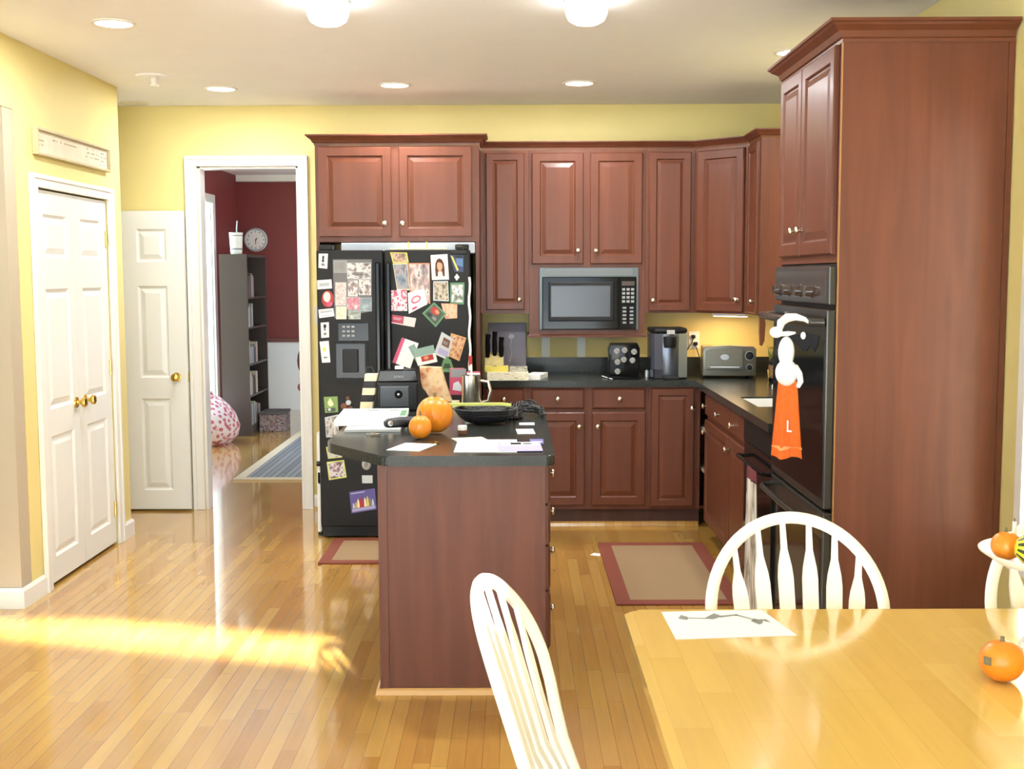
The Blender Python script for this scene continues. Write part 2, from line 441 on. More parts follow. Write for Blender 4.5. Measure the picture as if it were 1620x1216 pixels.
# ------------------------------------------------------------------ cabinetry
DP = [(0, 0), (0, .013), (.006, .019), (.052, .019), (.056, .015), (.060, .010), (.066, .010), (.092, .0175), (.096, .0175)]
DPN = [(0, 0), (0, .013), (.006, .019), (.044, .019), (.048, .015), (.051, .010), (.056, .010), (.074, .0175), (.077, .0175)]
FP = [(0, 0), (0, .010), (.012, .019), (.014, .019)]
KP = [(0, .030), (.008, .0295), (.0145, .026), (.0165, .021), (.015, .016), (.008, .012), (.006, .008), (.0065, .003), (.010, .001), (0, .001)]
def knob(x, z, y, parent): return B().lathe(KP, (x, y, z), 16, '-y').obj('knob', 'nickel', parent, True)
def cab_door(root, x0, x1, z0, z1, kn=None, y=0, name='door', prof=None):
    d = B().panel(x0, x1, z0, z1, y-.001, prof or (DPN if (x1-x0) < .30 else DP)).obj(name, 'cherry', root)
    if kn:
        for k in (kn if isinstance(kn, list) else [kn]): knob(k[0], k[1], y-.02, d)
    return d
def drawer(root, x0, x1, z0, z1, kn, y=0, name='drawer_front'):
    d = B().panel(x0, x1, z0, z1, y-.001, FP).obj(name, 'cherry', root)
    for k in kn: knob(k[0], k[1], y-.02, d)
    return d
def edges_box(b, W, D_, z0, z1): b.box(0, W, 0, D_, z0, z1)

# fridge cabinet (deep) with tall end panel
r = thing('wall_cabinet', 'cherry two-door wall cabinet above the black refrigerator', 'cabinet', (-1.241, -.61, 1.81))
B().box(0, 1.017, 0, .608, 0, .595).obj('body', 'cherry', r)
cab_door(r, .022, .474, .03, .582, (.432, .114)); cab_door(r, .521, .974, .03, .582, (.542, .114))
B().box(.995, 1.0165, -.001, .608, -1.808, -.001).obj('end_panel', 'cherry_panel', r)
B().box(0, .02, .0, .608, -1.808, -.001).obj('end_panel', 'cherry_panel', r)
# narrow cabinet
r = thing('wall_cabinet', 'narrow tall cherry wall cabinet above the knives, left of the microwave', 'cabinet', (-.222, -.33, 1.352))
B().box(0, .312, 0, .328, 0, 1.05).obj('body', 'cherry', r)
cab_door(r, .034, .283, .023, 1.029, (.247, .09))
# microwave cabinet
r = thing('wall_cabinet', 'cherry wall cabinet with two doors and an open bay holding the microwave', 'cabinet', (.0915, -.33, 1.195))
b = B(); b.box(0, .751, 0, .328, .452, 1.207).box(0, .066, 0, .328, 0, .452).box(.706, .751, 0, .328, 0, .452).box(.066, .706, 0, .328, 0, .05).box(.066, .706, .31, .328, .05, .452)
b.obj('body', 'cherry', r)
B().sweep([(0, .328), (0, 0), (.751, 0), (.751, .328)], [(-.002, .0), (.010, .0), (.010, .012), (.004, .022), (-.002, .022)]).obj('bottom_moulding', 'cherry', r)
cab_door(r, .017, .351, .475, 1.186, (.315, .56)); cab_door(r, .393, .731, .475, 1.186, (.43, .56))
# cabinet right of microwave
r = thing('wall_cabinet', 'single-door cherry wall cabinet over the coffee maker, right of the microwave', 'cabinet', (.844, -.33, 1.352))
B().box(0, .316, 0, .328, 0, 1.05).obj('body', 'cherry', r)
cab_door(r, .022, .292, .012, 1.032, (.048, .082))
# diagonal corner
dl = math.hypot(.292, .292)
r = thing('corner_wall_cabinet', 'diagonal cherry corner wall cabinet above the toaster oven', 'cabinet', (1.1615, -.33, 1.352), -PI/4)
b = B()
b.prism([(0, 0), (dl, 0), (dl+.232, .232), (dl-.23, .69), (-.23, .23)], 0, 1.05); b.obj('body', 'cherry', r)
cab_door(r, .03, dl-.03, .012, 1.032, (dl-.065, .09))
# right-hand end cabinet, faces -x
r = thing('wall_cabinet', 'narrow cherry wall cabinet with exposed end panel beside the tall oven cabinet', 'cabinet', (1.4555, -.6255, 1.352), -PI/2)
B().box(0, .345, 0, .320, 0, 1.05).obj('body', 'cherry_panel', r)
cab_door(r, .025, .315, .012, 1.032, (.28, .085))
# bracket under it
B().prism([(0, 0), (.03, 0), (.035, -.05), (.03, -.15), (.015, -.18), (.006, -.175), (0, -.10)], 0, .03, 'xz').obj('corbel_bracket', 'cherry', None, loc=(1.462, -.965, 1.3515))
tag(bpy.data.objects['corbel_bracket'], 'small cherry wood bracket hanging under the end wall cabinet', 'bracket')
# crown mouldings
def crown(z0, z1, out): return [(.0005, z0), (.004, z0), (.006, z0+.012), (.014, z0+.016), (.022, z0+(z1-z0)*.5), (out*.78, z0+(z1-z0)*.72), (out*.85, z0+(z1-z0)*.80), (out, z0+(z1-z0)*.86), (out, z1), (.0005, z1)]
o = B().sweep([(-1.241, -.004), (-1.241, -.61), (-.2225, -.61), (-.2225, -.40)], crown(2.406, 2.468, .052)).obj('crown_moulding', 'cherry'); tag(o, 'stepped cherry crown moulding above the refrigerator cabinet', 'moulding')
o = B().sweep([(-.222, -.33), (1.163, -.33), (1.456, -.623), (1.456, -.9715), (1.775, -.9715)], crown(2.403, 2.452, .046)).obj('crown_moulding', 'cherry'); tag(o, 'long cherry crown moulding over the wall cabinets by the microwave', 'moulding')
o = B().sweep([(1.775, -2.84), (1.167, -2.84), (1.167, -3.773), (1.770, -3.773)], crown(2.418, 2.492, .062)).obj('crown_moulding', 'cherry'); tag(o, 'cherry crown moulding around the top of the tall oven cabinet', 'moulding')

# base cabinets along the back wall (faces -y)
def base(name, label, x, W, zt=.898):
    r = thing(name, label, 'cabinet', (x, -.61, 0))
    B().box(0, W, 0, .608, .115, zt).obj('body', 'cherry', r)
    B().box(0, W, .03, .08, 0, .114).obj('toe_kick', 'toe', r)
    return r
r = base('base_cabinet', 'narrow cherry base cabinet beside the refrigerator, behind the steel mug', -.203, .275)
drawer(r, .012, .256, .795-.04, .887, [(.13, .822)]); cab_door(r, .012, .256, .142, .737, (.225, .65))
r = base('base_cabinet', 'cherry base cabinet with two drawers over two doors under the microwave', .073, .765)
drawer(r, .024, .363, .757, .887, [(.193, .822)]); drawer(r, .41, .749, .757, .887, [(.582, .822)])
cab_door(r, .024, .363, .142, .737, (.328, .647)); cab_door(r, .41, .749, .142, .737, (.444, .647))
r = thing('corner_base_cabinet', 'cherry corner base cabinet with its side left open on dark shelves', 'cabinet', (.839, -.61, 0))
b = B(); b.box(0, .316, 0, .02, .115, .898).box(0, .018, .02, .608, .115, .898).box(.018, .93, .59, .608, .115, .898).box(.018, .93, .02, .59, .115, .13)
b.box(.918, .93, -.28, .59, .115, .898)
b.box(.31, .326, -.014, .0, .115, .898)
b.obj('body', 'cherry', r)
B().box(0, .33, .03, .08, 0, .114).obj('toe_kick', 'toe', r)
M['shelfd'] = mat('shelf_board', S(150, 140, 120), .6)
for z in (.36, .62): B().box(.34, .915, -.27, .58, z, z+.018).obj('shelf', 'shelfd', r)
cab_door(r, .018, .289, .133, .888, (.274, .763))
tag(B().lathe([(0, 0), (.05, 0), (.09, .06), (.086, .06), (.047, .006), (0, .006)], (1.33, -.72, .3785), 24).obj('mixing_bowl', 'white', None, True), 'white bowl on the lower dark shelf of the open corner cabinet', 'bowl')
tag(B().lathe([(0, 0), (.05, 0), (.09, .06), (.086, .06), (.047, .006), (0, .006)], (1.33, -.72, .6385), 24).obj('mixing_bowl', 'white', None, True), 'white bowl on the upper dark shelf of the open corner cabinet', 'bowl')
b = B(); b.sweep([(-.2, -.579), (1.165, -.579)], [(.0005, 0), (.018, 0), (.014, .02), (.004, .03), (.0005, .03)])
struct(b.obj('trim_4', 'floor'))
# right run, faces -x; local x runs towards the camera
r = thing('sink_base_cabinet', 'cherry sink cabinet with false drawer front over two doors, facing the island', 'cabinet', (1.167, -.905, 0), -PI/2)
b = B(); b.box(0, 1.268, 0, .02, .115, .898).box(0, .018, .02, .60, .115, .70).box(1.25, 1.268, .02, .60, .115, .898).box(.018, 1.25, .02, .60, .115, .13).box(.018, 1.25, .585, .60, .13, .7)
b.obj('body', 'cherry', r)
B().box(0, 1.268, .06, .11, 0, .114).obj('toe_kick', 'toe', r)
drawer(r, .012, 1.258, .752, .884, [(.06, .812), (.51, .812), (.96, .808)], name='false_drawer_front')
cab_door(r, .012, .765, .105, .727, [(.06, .655)]); cab_door(r, .78, 1.258, .105, .727, [(.82, .66)])
for c in r.children:
    pass
# dishwasher
r = thing('dishwasher', 'black dishwasher between the sink cabinet and the tall oven', 'dishwasher', (1.167, -2.1745, 0), -PI/2)
B().box(0, .655, 0, .56, .1, .897).obj('body', 'blackp', r)
B().box(.003, .652, -.022, -.001, .12, .775, .004).obj('door', 'blackg', r)
B().box(.003, .652, -.026, -.001, .78, .89, .004).obj('control_panel', 'blackp', r)
B().box(0, .655, .05, .09, 0, .1).obj('toe_kick', 'blackp', r)
B().tube([(.03, -.022, .70), (.03, -.06, .705), (.07, -.065, .706), (.58, -.065, .706), (.62, -.06, .705), (.62, -.022, .70)], .009, 10).obj('handle', 'blackg', r, True)
# towel on dishwasher handle
M['dtowel'] = blotch('printed_cotton_towel', [S(232, 228, 216), S(226, 220, 206), S(188, 178, 158), S(134, 122, 104), S(230, 226, 214)], 3.2, 4, .9)
M['dtowelred'] = mat('towel_band', S(112, 44, 52), .9)
def drape(W, zt, zb, x, folds, amp, taper=0, n=28, mz=14, th=.004):
    """a cloth hanging in folds, in the y-z plane at x, facing -x; W may widen downwards by taper"""
    b = B(); fr = []; bk = []
    for j in range(mz+1):
        t = j/mz; z = zt+(zb-zt)*t; w = W*(1+taper*t)
        rowf = []; rowb = []
        for i in range(n+1):
            s = i/n; y = (s-.5)*w
            d = amp*(.25+.75*t)*math.sin(s*folds*2*PI+.6)
            rowf.append(b.bm.verts.new((x+d-th/2, y, z+.008*math.sin(s*7)*t))); rowb.append(b.bm.verts.new((x+d+th/2, y, z+.008*math.sin(s*7)*t)))
        fr.append(rowf); bk.append(rowb)
    for j in range(mz):
        for i in range(n):
            b.bm.faces.new((fr[j][i], fr[j][i+1], fr[j+1][i+1], fr[j+1][i]))
            b.bm.faces.new((bk[j][i], bk[j+1][i], bk[j+1][i+1], bk[j][i+1]))
    for j in range(mz):
        b.bm.faces.new((fr[j][0], fr[j+1][0], bk[j+1][0], bk[j][0])); b.bm.faces.new((fr[j][n], bk[j][n], bk[j+1][n], fr[j+1][n]))
    for i in range(n):
        b.bm.faces.new((fr[0][i], bk[0][i], bk[0][i+1], fr[0][i+1])); b.bm.faces.new((fr[mz][i], fr[mz][i+1], bk[mz][i+1], bk[mz][i]))
    return b
r = thing('dish_towel', 'long white printed towel with dark red top band hanging from the dishwasher handle', 'towel', (1.083, -2.685, 0))
drape(.20, .655, .06, 0, 1.5, .006, .3).obj('cloth', 'dtowel', r, True)
b = drape(.20, .713, .656, 0, 1.5, .004, 0, mz=3); b.obj('top_band', 'dtowelred', r, True)

# tall oven cabinet, faces -x
r = thing('tall_oven_cabinet', 'floor-to-crown cherry cabinet housing the black wall oven', 'cabinet', (1.167, -2.842, 0), -PI/2)
b = B(); b.box(0, .018, 0, .608, .0, 2.44).box(.018, .915, 0, .608, 1.642, 2.44).box(.018, .915, .02, .608, 0, .10).box(.018, .915, .59, .608, .10, 1.642)
b.obj('body', 'cherry', r)
B().box(.915, .931, 0, .585, 0, 2.44).obj('side_panel', 'cherry_panel', r)
M['edge'] = wood('pale_edge_wood', S(172, 124, 74), .4, .06)
B().box(.9165, .9325, -.003, -.0005, 0, 2.43).obj('face_edge', 'edge', r)
B().box(.90, .933, .586, .6075, 0, 2.43).obj('scribe_strip', 'cherry', r)
cab_door(r, .02, .397, 1.672, 2.418, [(.335, 1.775)]); cab_door(r, .404, .885, 1.672, 2.418, [(.445, 1.775)])
# wall oven
r = thing('wall_oven', 'black double wall oven with knobs set into the tall cherry cabinet', 'oven', (1.167, -2.842, 0), -PI/2)
B().box(.022, .911, .002, .55, .104, 1.638).obj('body', 'blackp', r)
p = B().box(.022, .911, -.03, .0, 1.488, 1.632, .006).obj('control_panel', 'ovenb', r)
B().box(.06, .875, -.0325, -.0301, 1.505, 1.612).obj('display_glass', 'ovenp', p)
for x in (.14, .30, .50, .68):
    B().lathe([(0, .028), (.016, .027), (.019, .02), (.021, .004), (.026, .002), (.026, 0), (0, 0)], (x, -.0327, 1.535), 18, '-y').box(x-.003, x+.003, -.068, -.05, 1.52, 1.55).obj('knob', 'ovenp', p, True)
d = B().box(.022, .911, -.035, .0, .735, 1.472, .006).obj('upper_door', 'ovenb', r)
B().box(.045, .888, -.037, -.0351, .77, 1.36).obj('glass', 'blackg', d)
B().tube([(.045, -.036, 1.425), (.055, -.075, 1.425), (.10, -.098, 1.425), (.47, -.108, 1.425), (.83, -.098, 1.425), (.88, -.075, 1.425), (.89, -.036, 1.425)], .02, 12, flat=.8).obj('handle', 'ovenb', d, True)
d = B().box(.022, .911, -.035, .0, .12, .722, .006).obj('lower_door', 'ovenb', r)
B().box(.045, .888, -.037, -.0351, .15, .62).obj('glass', 'blackg', d)
B().tube([(.045, -.036, .68), (.055, -.075, .68), (.10, -.09, .68), (.47, -.095, .68), (.83, -.09, .68), (.88, -.075, .68), (.89, -.036, .68)], .012, 12).obj('handle', 'ovenb', d, True)

# countertop L
r = thing('kitchen_countertop', 'L-shaped dark granite worktop along the back wall and under the toaster oven', 'countertop', (0, 0, 0))
b = B()
b.prism([(-.203, -.002), (-.203, -.645), (1.122, -.645), (1.122, -1.68), (1.776, -1.68), (1.776, -.002)], .90, .94)
b.prism([(1.122, -1.681), (1.122, -2.838), (1.776, -2.838), (1.776, -2.162), (1.215, -2.162), (1.215, -1.681)], .90, .94)
b.box(1.70, 1.776, -2.162, -1.681, .90, .94)
b.obj('slab', 'granite', r)
b = B(); b.box(-.2, 1.776, -.021, -.001, .9405, 1.042).box(1.757, 1.776, -2.838, -.022, .9405, 1.042); b.obj('backsplash', 'granite', r)
r = thing('kitchen_sink', 'white undermount sink in the right-hand granite worktop', 'sink', (0, 0, 0))
b = B(); b.box(1.217, 1.222, -2.16, -1.683, .73, .932).box(1.693, 1.698, -2.16, -1.683, .73, .932).box(1.222, 1.693, -2.16, -2.155, .73, .932).box(1.222, 1.693, -1.688, -1.683, .73, .932).box(1.222, 1.693, -2.155, -1.688, .73, .74)
b.obj('basin', 'white', r)

# ------------------------------------------------------------------ refrigerator
r = thing('refrigerator', 'black side-by-side refrigerator covered in photos and magnets', 'refrigerator', (-1.19, -.94, 0))
B().box(.01, .905, .085, .90, .03, 1.735).obj('body', 'black', r)
d = B().box(0, .400, 0, .078, .075, 1.752, .008).obj('freezer_door', 'black', r)
B().box(.355, .385, -.035, -.0, .55, 1.68, .008).obj('handle', 'blackg', d)
c = B().box(.125, .31, -.004, .0, 1.208, 1.318, .002).obj('dispenser_panel', 'blackg', d)
M['btn'] = mat('button_print', S(150, 152, 150), .5)
for i, x in enumerate((.150, .178, .206)):
    for z in (1.235, 1.262, 1.289): B().box(x, x+.018, -.0055, -.0041, z, z+.012).obj('button', 'btn', c)
c = B(); c.box(.095, .110, -.006, .0, .968, 1.205).box(.285, .302, -.006, .0, .968, 1.205).box(.110, .285, -.006, 0, 1.193, 1.205).box(.110, .285, -.02, 0, .968, .985)
c = c.obj('dispenser_frame', 'black', d)
B().box(.111, .284, -.0015, .0, .986, 1.192).obj('recess', 'blackg', c)
B().box(.15, .245, -.014, -.0016, 1.02, 1.16, .005).obj('paddle', 'blackp', c)
d = B().box(.406, .920, 0, .078, .075, 1.752, .008).obj('refrigerator_door', 'black', r)
B().box(.418, .448, -.035, -.0, .55, 1.68, .008).obj('handle', 'blackg', d)
B().box(.005, .915, .03, .09, .012, .07).obj('toe_grille', 'blackp', r)
B().box(.01, .09, .03, .14, 1.753, 1.785, .006).obj('hinge_cover', 'blackp', r)
B().box(.83, .91, .03, .14, 1.753, 1.785, .006).obj('hinge_cover', 'blackp', r)
for x in (.05, .85): B().lathe([(.022, 0), (.022, .03)], (x, .2, 0), 12).obj('foot', 'blackp', r)

# pictures on the refrigerator: (name, corners x,z, label, category, group, border inset, border material, picture colours, layer, scale)
W_, K_ = S(240, 238, 232), S(36, 34, 38)
def quad(name, q, label, cat, layer=0, border=0, bcol='paper', cols=None, scale=4, overlay=(), mat_=None, th=.0016, Y=-.9405):
    """a flat print held to the door by a magnet; overlay = polygons in its own 0..1 frame"""
    cx = sum(p[0] for p in q)/4; cz = sum(p[1] for p in q)/4
    y0 = Y-.002*layer; y1 = y0-th
    L = [(p[0]-cx, p[1]-cz) for p in q]
    b = B(); mats = [bcol]
    b.prism([L[3], L[2], L[1], L[0]], y1, y0, 'xz')
    if cols or mat_:
        mats.append(mat_ or blotch(name+'_print', cols, scale, random.uniform(0, 40)))
        b.mi = 1; k = 1-border
        I = [(p[0]*k, p[1]*k) for p in L]
        b.poly([(p[0], y1-.0003, p[1]) for p in I[::-1]])
    for k_, (pts, m_) in enumerate(overlay):
        mats.append(m_); b.mi = len(mats)-1
        out = []
        for u, v in pts:
            top = Vector(L[0])*(1-u)+Vector(L[1])*u; bot = Vector(L[3])*(1-u)+Vector(L[2])*u
            w = bot*(1-v)+top*v; out.append((w.x, y1-.0006-.0003*k_, w.y))
        b.poly(out)
    o = b.obj(name, mats, None, loc=(cx, 0, cz))
    return tag(o, label, cat, None)
def ell(cx, cy, rx, ry, n=14, a0=0, a1=2*PI): return [(cx+rx*math.cos(a0+(a1-a0)*i/n), cy+ry*math.sin(a0+(a1-a0)*i/n)) for i in range(n+(0 if a1-a0 > 6.28 else 1))]
def rc(x0, x1, y0, y1): return [(x0, y0), (x1, y0), (x1, y1), (x0, y1)]
for nm, c, rg in (('hairbrown', S(92, 52, 36), .7), ('skin', S(226, 170, 138), .7), ('pinkw', S(238, 214, 216), .7), ('pink', S(206, 90, 130), .6), ('magenta', S(176, 62, 92), .5), ('redp', S(176, 48, 44), .5), ('teal', S(140, 170, 162), .6), ('navy', S(44, 58, 104), .5), ('blue', S(84, 120, 170), .5), ('purple', S(92, 84, 150), .5), ('lav', S(170, 166, 206), .55), ('yelp', S(226, 208, 96), .6), ('lime', S(206, 214, 112), .55), ('greenp', S(126, 158, 92), .6), ('tan', S(206, 160, 104), .6), ('brownp', S(120, 74, 52), .6), ('greyp', S(130, 130, 132), .6), ('salmon', S(222, 150, 112), .6), ('greentag', S(92, 140, 98), .5)):
    M[nm] = mat('ink_'+nm, c, rg)
lines = lambda x0, x1, ys, m_='greyink': [(rc(x0, x1, y, y+.05), m_) for y in ys]
quad('magnet_card', [(-1.173, 1.732), (-1.118, 1.732), (-1.124, 1.642), (-1.176, 1.648)], 'white card with small black figure, top left of the freezer door', 'card', 0, overlay=[(ell(.5, .72, .12, .16), 'ink'), (rc(.35, .62, .42, .58), 'ink'), (ell(.5, .25, .22, .1), 'greyink')])
quad('magnet_label', [(-1.186, 1.573), (-1.1, 1.579), (-1.097, 1.525), (-1.185, 1.519)], 'wide white name label below the top card on the freezer', 'label', 0, overlay=[(rc(.12, .85, .3, .7), 'greyw')]+lines(.15, .8, (.36, .52)))
b = B(); L = ell(0, 0, .036, .05, 18); b.prism(L, -.006, 0, 'xz'); b.mi = 1; b.poly([(x*.6-.004, -.0063, z*.62+.012) for x, z in L]); b.mi = 2; b.poly([(x*.5+.012, -.0066, z*.3-.03) for x, z in L])
tag(b.obj('magnet', ['redp', 'pinkw', 'pink'], None, loc=(-1.124, -.9402, 1.462)), 'round red and white figure magnet under the wide label', 'magnet')
quad('magnet_card', [(-1.182, 1.398), (-1.092, 1.407), (-1.086, 1.359), (-1.177, 1.347)], 'tilted white card with grey strip under the red round magnet', 'card', 0, overlay=[(rc(.1, .9, .55, .85), 'greyw')]+lines(.15, .8, (.2, .62)))
quad('magnet_card', [(-1.169, 1.32), (-1.12, 1.323), (-1.12, 1.232), (-1.167, 1.228)], 'small white card with dark head sketch, left of the dispenser buttons', 'card', 0, overlay=[(ell(.5, .75, .2, .14), 'ink'), (rc(.35, .62, .45, .62), 'greyp'), (ell(.5, .25, .2, .1), 'greyink')])
quad('magnet_card', [(-1.178, 1.206), (-1.123, 1.211), (-1.115, 1.081), (-1.165, 1.079)], 'tall white card with faint green sprig, left of the dispenser', 'card', 0, overlay=[(ell(.45, .62, .2, .1), 'lime'), (rc(.25, .7, .2, .28), 'greyink')])
M['pocket'] = mat('grey_photo_pocket', S(96, 92, 90), .35)
o = quad('photo_pocket_sheet', [(-1.091, 1.698), (-.857, 1.697), (-.861, 1.388), (-1.085, 1.345)], 'grey see-through photo pocket sheet hung on the freezer door', 'photo holder', 0, bcol='pocket')
pk = 'photos in the pocket sheet'
for n_, q, lab, cols, sc in (
  ('photo_print', [(-1.083, 1.69), (-1.006, 1.69), (-1.007, 1.619), (-1.084, 1.619)], 'plain grey print in the upper left pocket of the sheet', [S(126, 124, 122), S(140, 138, 134)], 2),
  ('photo_print', [(-1.004, 1.677), (-.861, 1.677), (-.863, 1.579), (-1.005, 1.579)], 'wide dark collage print in the upper right pocket of the sheet', [S(80, 78, 78), S(130, 120, 118), S(226, 218, 214), S(96, 84, 86)], 4),
  ('photo_strip', [(-1.077, 1.561), (-1.011, 1.56), (-1.014, 1.422), (-1.079, 1.422)], 'tall pale photo-booth strip at the left of the pocket sheet', [S(190, 100, 120), S(226, 212, 206), S(170, 150, 146), S(236, 228, 222)], 6),
  ('photo_print', [(-1.001, 1.573), (-.942, 1.573), (-.944, 1.476), (-1.003, 1.477)], 'portrait print with pale shirt in the middle of the pocket sheet', [S(110, 104, 100), S(226, 224, 222), S(150, 130, 124), S(90, 70, 66)], 3),
  ('photo_print', [(-.936, 1.577), (-.863, 1.576), (-.864, 1.484), (-.938, 1.485)], 'white-edged dark print at the right of the pocket sheet', [S(90, 74, 76), S(150, 130, 126), S(232, 226, 220), S(70, 58, 62)], 3),
  ('photo_print', [(-1.009, 1.472), (-.93, 1.472), (-.931, 1.397), (-1.011, 1.397)], 'dusty pink print low in the pocket sheet', [S(170, 96, 110), S(196, 120, 132), S(236, 214, 214)], 4),
  ('photo_print', [(-.926, 1.468), (-.86, 1.468), (-.861, 1.388), (-.927, 1.388)], 'blue grey print in the lower right of the pocket sheet', [S(110, 124, 132), S(128, 142, 148), S(160, 176, 180)], 2),
  ('photo_print', [(-1.075, 1.418), (-1.012, 1.418), (-1.013, 1.34), (-1.076, 1.34)], 'pale green print at the bottom left of the pocket sheet', [S(206, 214, 172), S(216, 222, 190), S(190, 180, 160)], 2),
  ('photo_print', [(-1.0, 1.393), (-.928, 1.393), (-.929, 1.34), (-1.001, 1.34)], 'small grey green landscape print at the bottom of the pocket sheet', [S(110, 120, 108), S(150, 158, 148), S(210, 214, 206)], 3)):
    o = quad(n_, q, lab, 'photo', 1, .04, 'greyw', cols, sc); o['group'] = pk
# right door
quad('photo_print', [(-.747, 1.739), (-.645, 1.736), (-.635, 1.676), (-.73, 1.674)], 'yellow-framed photo at the top left of the refrigerator door', 'photo', 3, .16, 'yelp', [S(96, 76, 60), S(150, 120, 90), S(210, 170, 140), S(70, 60, 56)], 3)
quad('photo_print', [(-.731, 1.672), (-.642, 1.674), (-.631, 1.513), (-.707, 1.513)], 'tall bluish photo under the yellow-framed one', 'photo', 2, .08, 'cream', [S(70, 80, 100), S(120, 132, 146), S(160, 150, 150), S(90, 84, 96)], 3)
quad('photo_print', [(-.638, 1.674), (-.511, 1.674), (-.51, 1.429), (-.629, 1.496)], 'large family group photo with dark figures in the middle top', 'photo', 1, .07, 'salmon', [S(60, 52, 58), S(130, 116, 120), S(180, 150, 140), S(220, 210, 206), S(96, 80, 96)], 4)
quad('photo_collage', [(-.748, 1.512), (-.65, 1.517), (-.647, 1.389), (-.747, 1.389)], 'pink and white collage print at the left edge of the refrigerator door', 'photo', 3, 0, 'magenta', [S(180, 52, 92), S(200, 80, 112), S(246, 240, 240), S(190, 60, 100)], 5)
quad('greeting_card', [(-.644, 1.496), (-.545, 1.521), (-.526, 1.429), (-.639, 1.371)], 'white card with a pink heart beside the pink collage', 'card', 2, 0, 'paper', overlay=[(ell(.45, .55, .28, .2), 'pink'), (ell(.45, .55, .2, .13), 'pinkw'), (rc(.2, .45, .08, .2), 'pink')])
quad('portrait_print', [(-.505, 1.721), (-.404, 1.727), (-.396, 1.575), (-.498, 1.573)], 'drawn portrait of a person with long brown hair on pale ground', 'picture', 0, .07, 'paper', [S(226, 218, 220), S(216, 206, 214)], 2, overlay=[
    ([(.24, .14), (.22, .42), (.26, .66), (.36, .80), (.50, .85), (.64, .80), (.74, .66), (.78, .42), (.76, .14)], 'hairbrown'), ([(.36, .13), (.38, .32), (.50, .37), (.62, .32), (.66, .13)], 'pinkw'), (rc(.44, .56, .32, .42), 'skin'), (ell(.5, .54, .16, .19), 'skin'), ([(.32, .62), (.38, .74), (.5, .79), (.62, .74), (.68, .62), (.55, .68), (.42, .7)], 'hairbrown')])
quad('photo_print', [(-.388, 1.721), (-.308, 1.72), (-.309, 1.62), (-.363, 1.621)], 'dark blue print with a yellow edge under the black clip', 'photo', 0, 0, 'navy', overlay=[([(.02, .98), (.18, .9), (.5, .1), (.3, .05)], 'yelp'), ([(.35, .4), (.95, .3), (.95, .8), (.4, .8)], 'blue'), (rc(.3, .9, .84, .97), 'ink')])
o = quad('magnet', [(-.349, 1.61), (-.333, 1.589), (-.35, 1.568), (-.364, 1.589)], 'small white diamond magnet below the dark blue print', 'magnet', 0, 0, 'paper', th=.004)
r = thing('magnetic_clip', 'black bulldog clip at the top right corner of the refrigerator door', 'clip', (-.332, -.9402, 1.742)); B().box(-.044, .044, -.014, 0, -.016, .009, .003).obj('clamp', 'blackp', r); B().tube([(-.02, -.008, .009), (-.02, -.016, .03), (.02, -.016, .03), (.02, -.008, .009)], .002, 6).obj('wire_handle', 'nickel', r)
quad('photo_print', [(-.49, 1.565), (-.402, 1.567), (-.398, 1.445), (-.492, 1.45)], 'sepia child photo with pale border under the drawn portrait', 'photo', 0, .12, 'greyw', [S(70, 62, 52), S(140, 120, 90), S(200, 186, 160), S(90, 78, 64)], 4)
quad('photo_print', [(-.389, 1.556), (-.303, 1.558), (-.308, 1.426), (-.39, 1.428)], 'green-bordered photo of a pale animal at the right edge', 'photo', 0, .2, 'greentag', [S(84, 92, 72), S(150, 152, 140), S(230, 226, 226), S(110, 108, 110)], 3)
quad('photo_print', [(-.445, 1.433), (-.348, 1.432), (-.349, 1.344), (-.42, 1.34)], 'orange tinted print partly behind the diagonal photo', 'photo', 0, .05, 'tan', [S(222, 150, 112), S(236, 180, 140), S(206, 120, 96)], 3)
quad('photo_print', [(-.487, 1.441), (-.412, 1.37), (-.478, 1.29), (-.559, 1.374)], 'photo turned diagonally, with a red flower and green border', 'photo', 1, .18, 'greentag', overlay=[(rc(.1, .9, .1, .9), 'green_d'), (ell(.4, .66, .28, .22), 'redp'), (ell(.52, .7, .14, .1), 'salmon'), (ell(.65, .3, .14, .1), 'greyp'), (ell(.3, .26, .14, .12), 'ink')])
quad('ticket', [(-.74, 1.367), (-.595, 1.345), (-.606, 1.291), (-.742, 1.316)], 'magenta and white ticket under the pink collage', 'ticket', 0, 0, 'pinkw', overlay=[(rc(0, .5, .12, 1), 'magenta')]+[(rc(.06, .36, .5, .56), 'pinkw'), (rc(.06, .42, .66, .72), 'pinkw')])
quad('note_pad', [(-.682, 1.229), (-.582, 1.194), (-.634, 1.042), (-.742, 1.08)], 'tilted blank white note pad with pink edge band', 'note pad', 0, 0, 'paper', th=.004, overlay=[(rc(0, .2, 0, 1), 'pink')])
quad('postcard', [(-.645, 1.173), (-.607, 1.191), (-.562, 1.092), (-.587, 1.063)], 'narrow teal card tucked behind the red berry photo', 'card', 2, 0, 'teal', [S(120, 148, 142), S(150, 176, 170)], 2)
quad('photo_print', [(-.612, 1.156), (-.493, 1.185), (-.469, 1.083), (-.587, 1.058)], 'white and teal print with a red berry picture', 'photo', 3, 0, 'paper', th=.001, overlay=[(rc(0, 1, .52, 1), 'teal'), ([(.25, .18), (.86, .18), (.86, .5), (.25, .5)], 'redp'), (ell(.5, .36, .12, .1), 'salmon')])
quad('greeting_card', [(-.442, 1.263), (-.375, 1.222), (-.406, 1.092), (-.49, 1.13)], 'tilted pale blue card with a dark picture, left of the tan photo', 'card', 1, 0, 'greyw', overlay=[([(.28, .5), (.85, .5), (.85, .85), (.28, .85)], 'brownp'), (rc(.35, .7, .58, .72), 'greyp'), (rc(.2, .9, .1, .35), 'lav')])
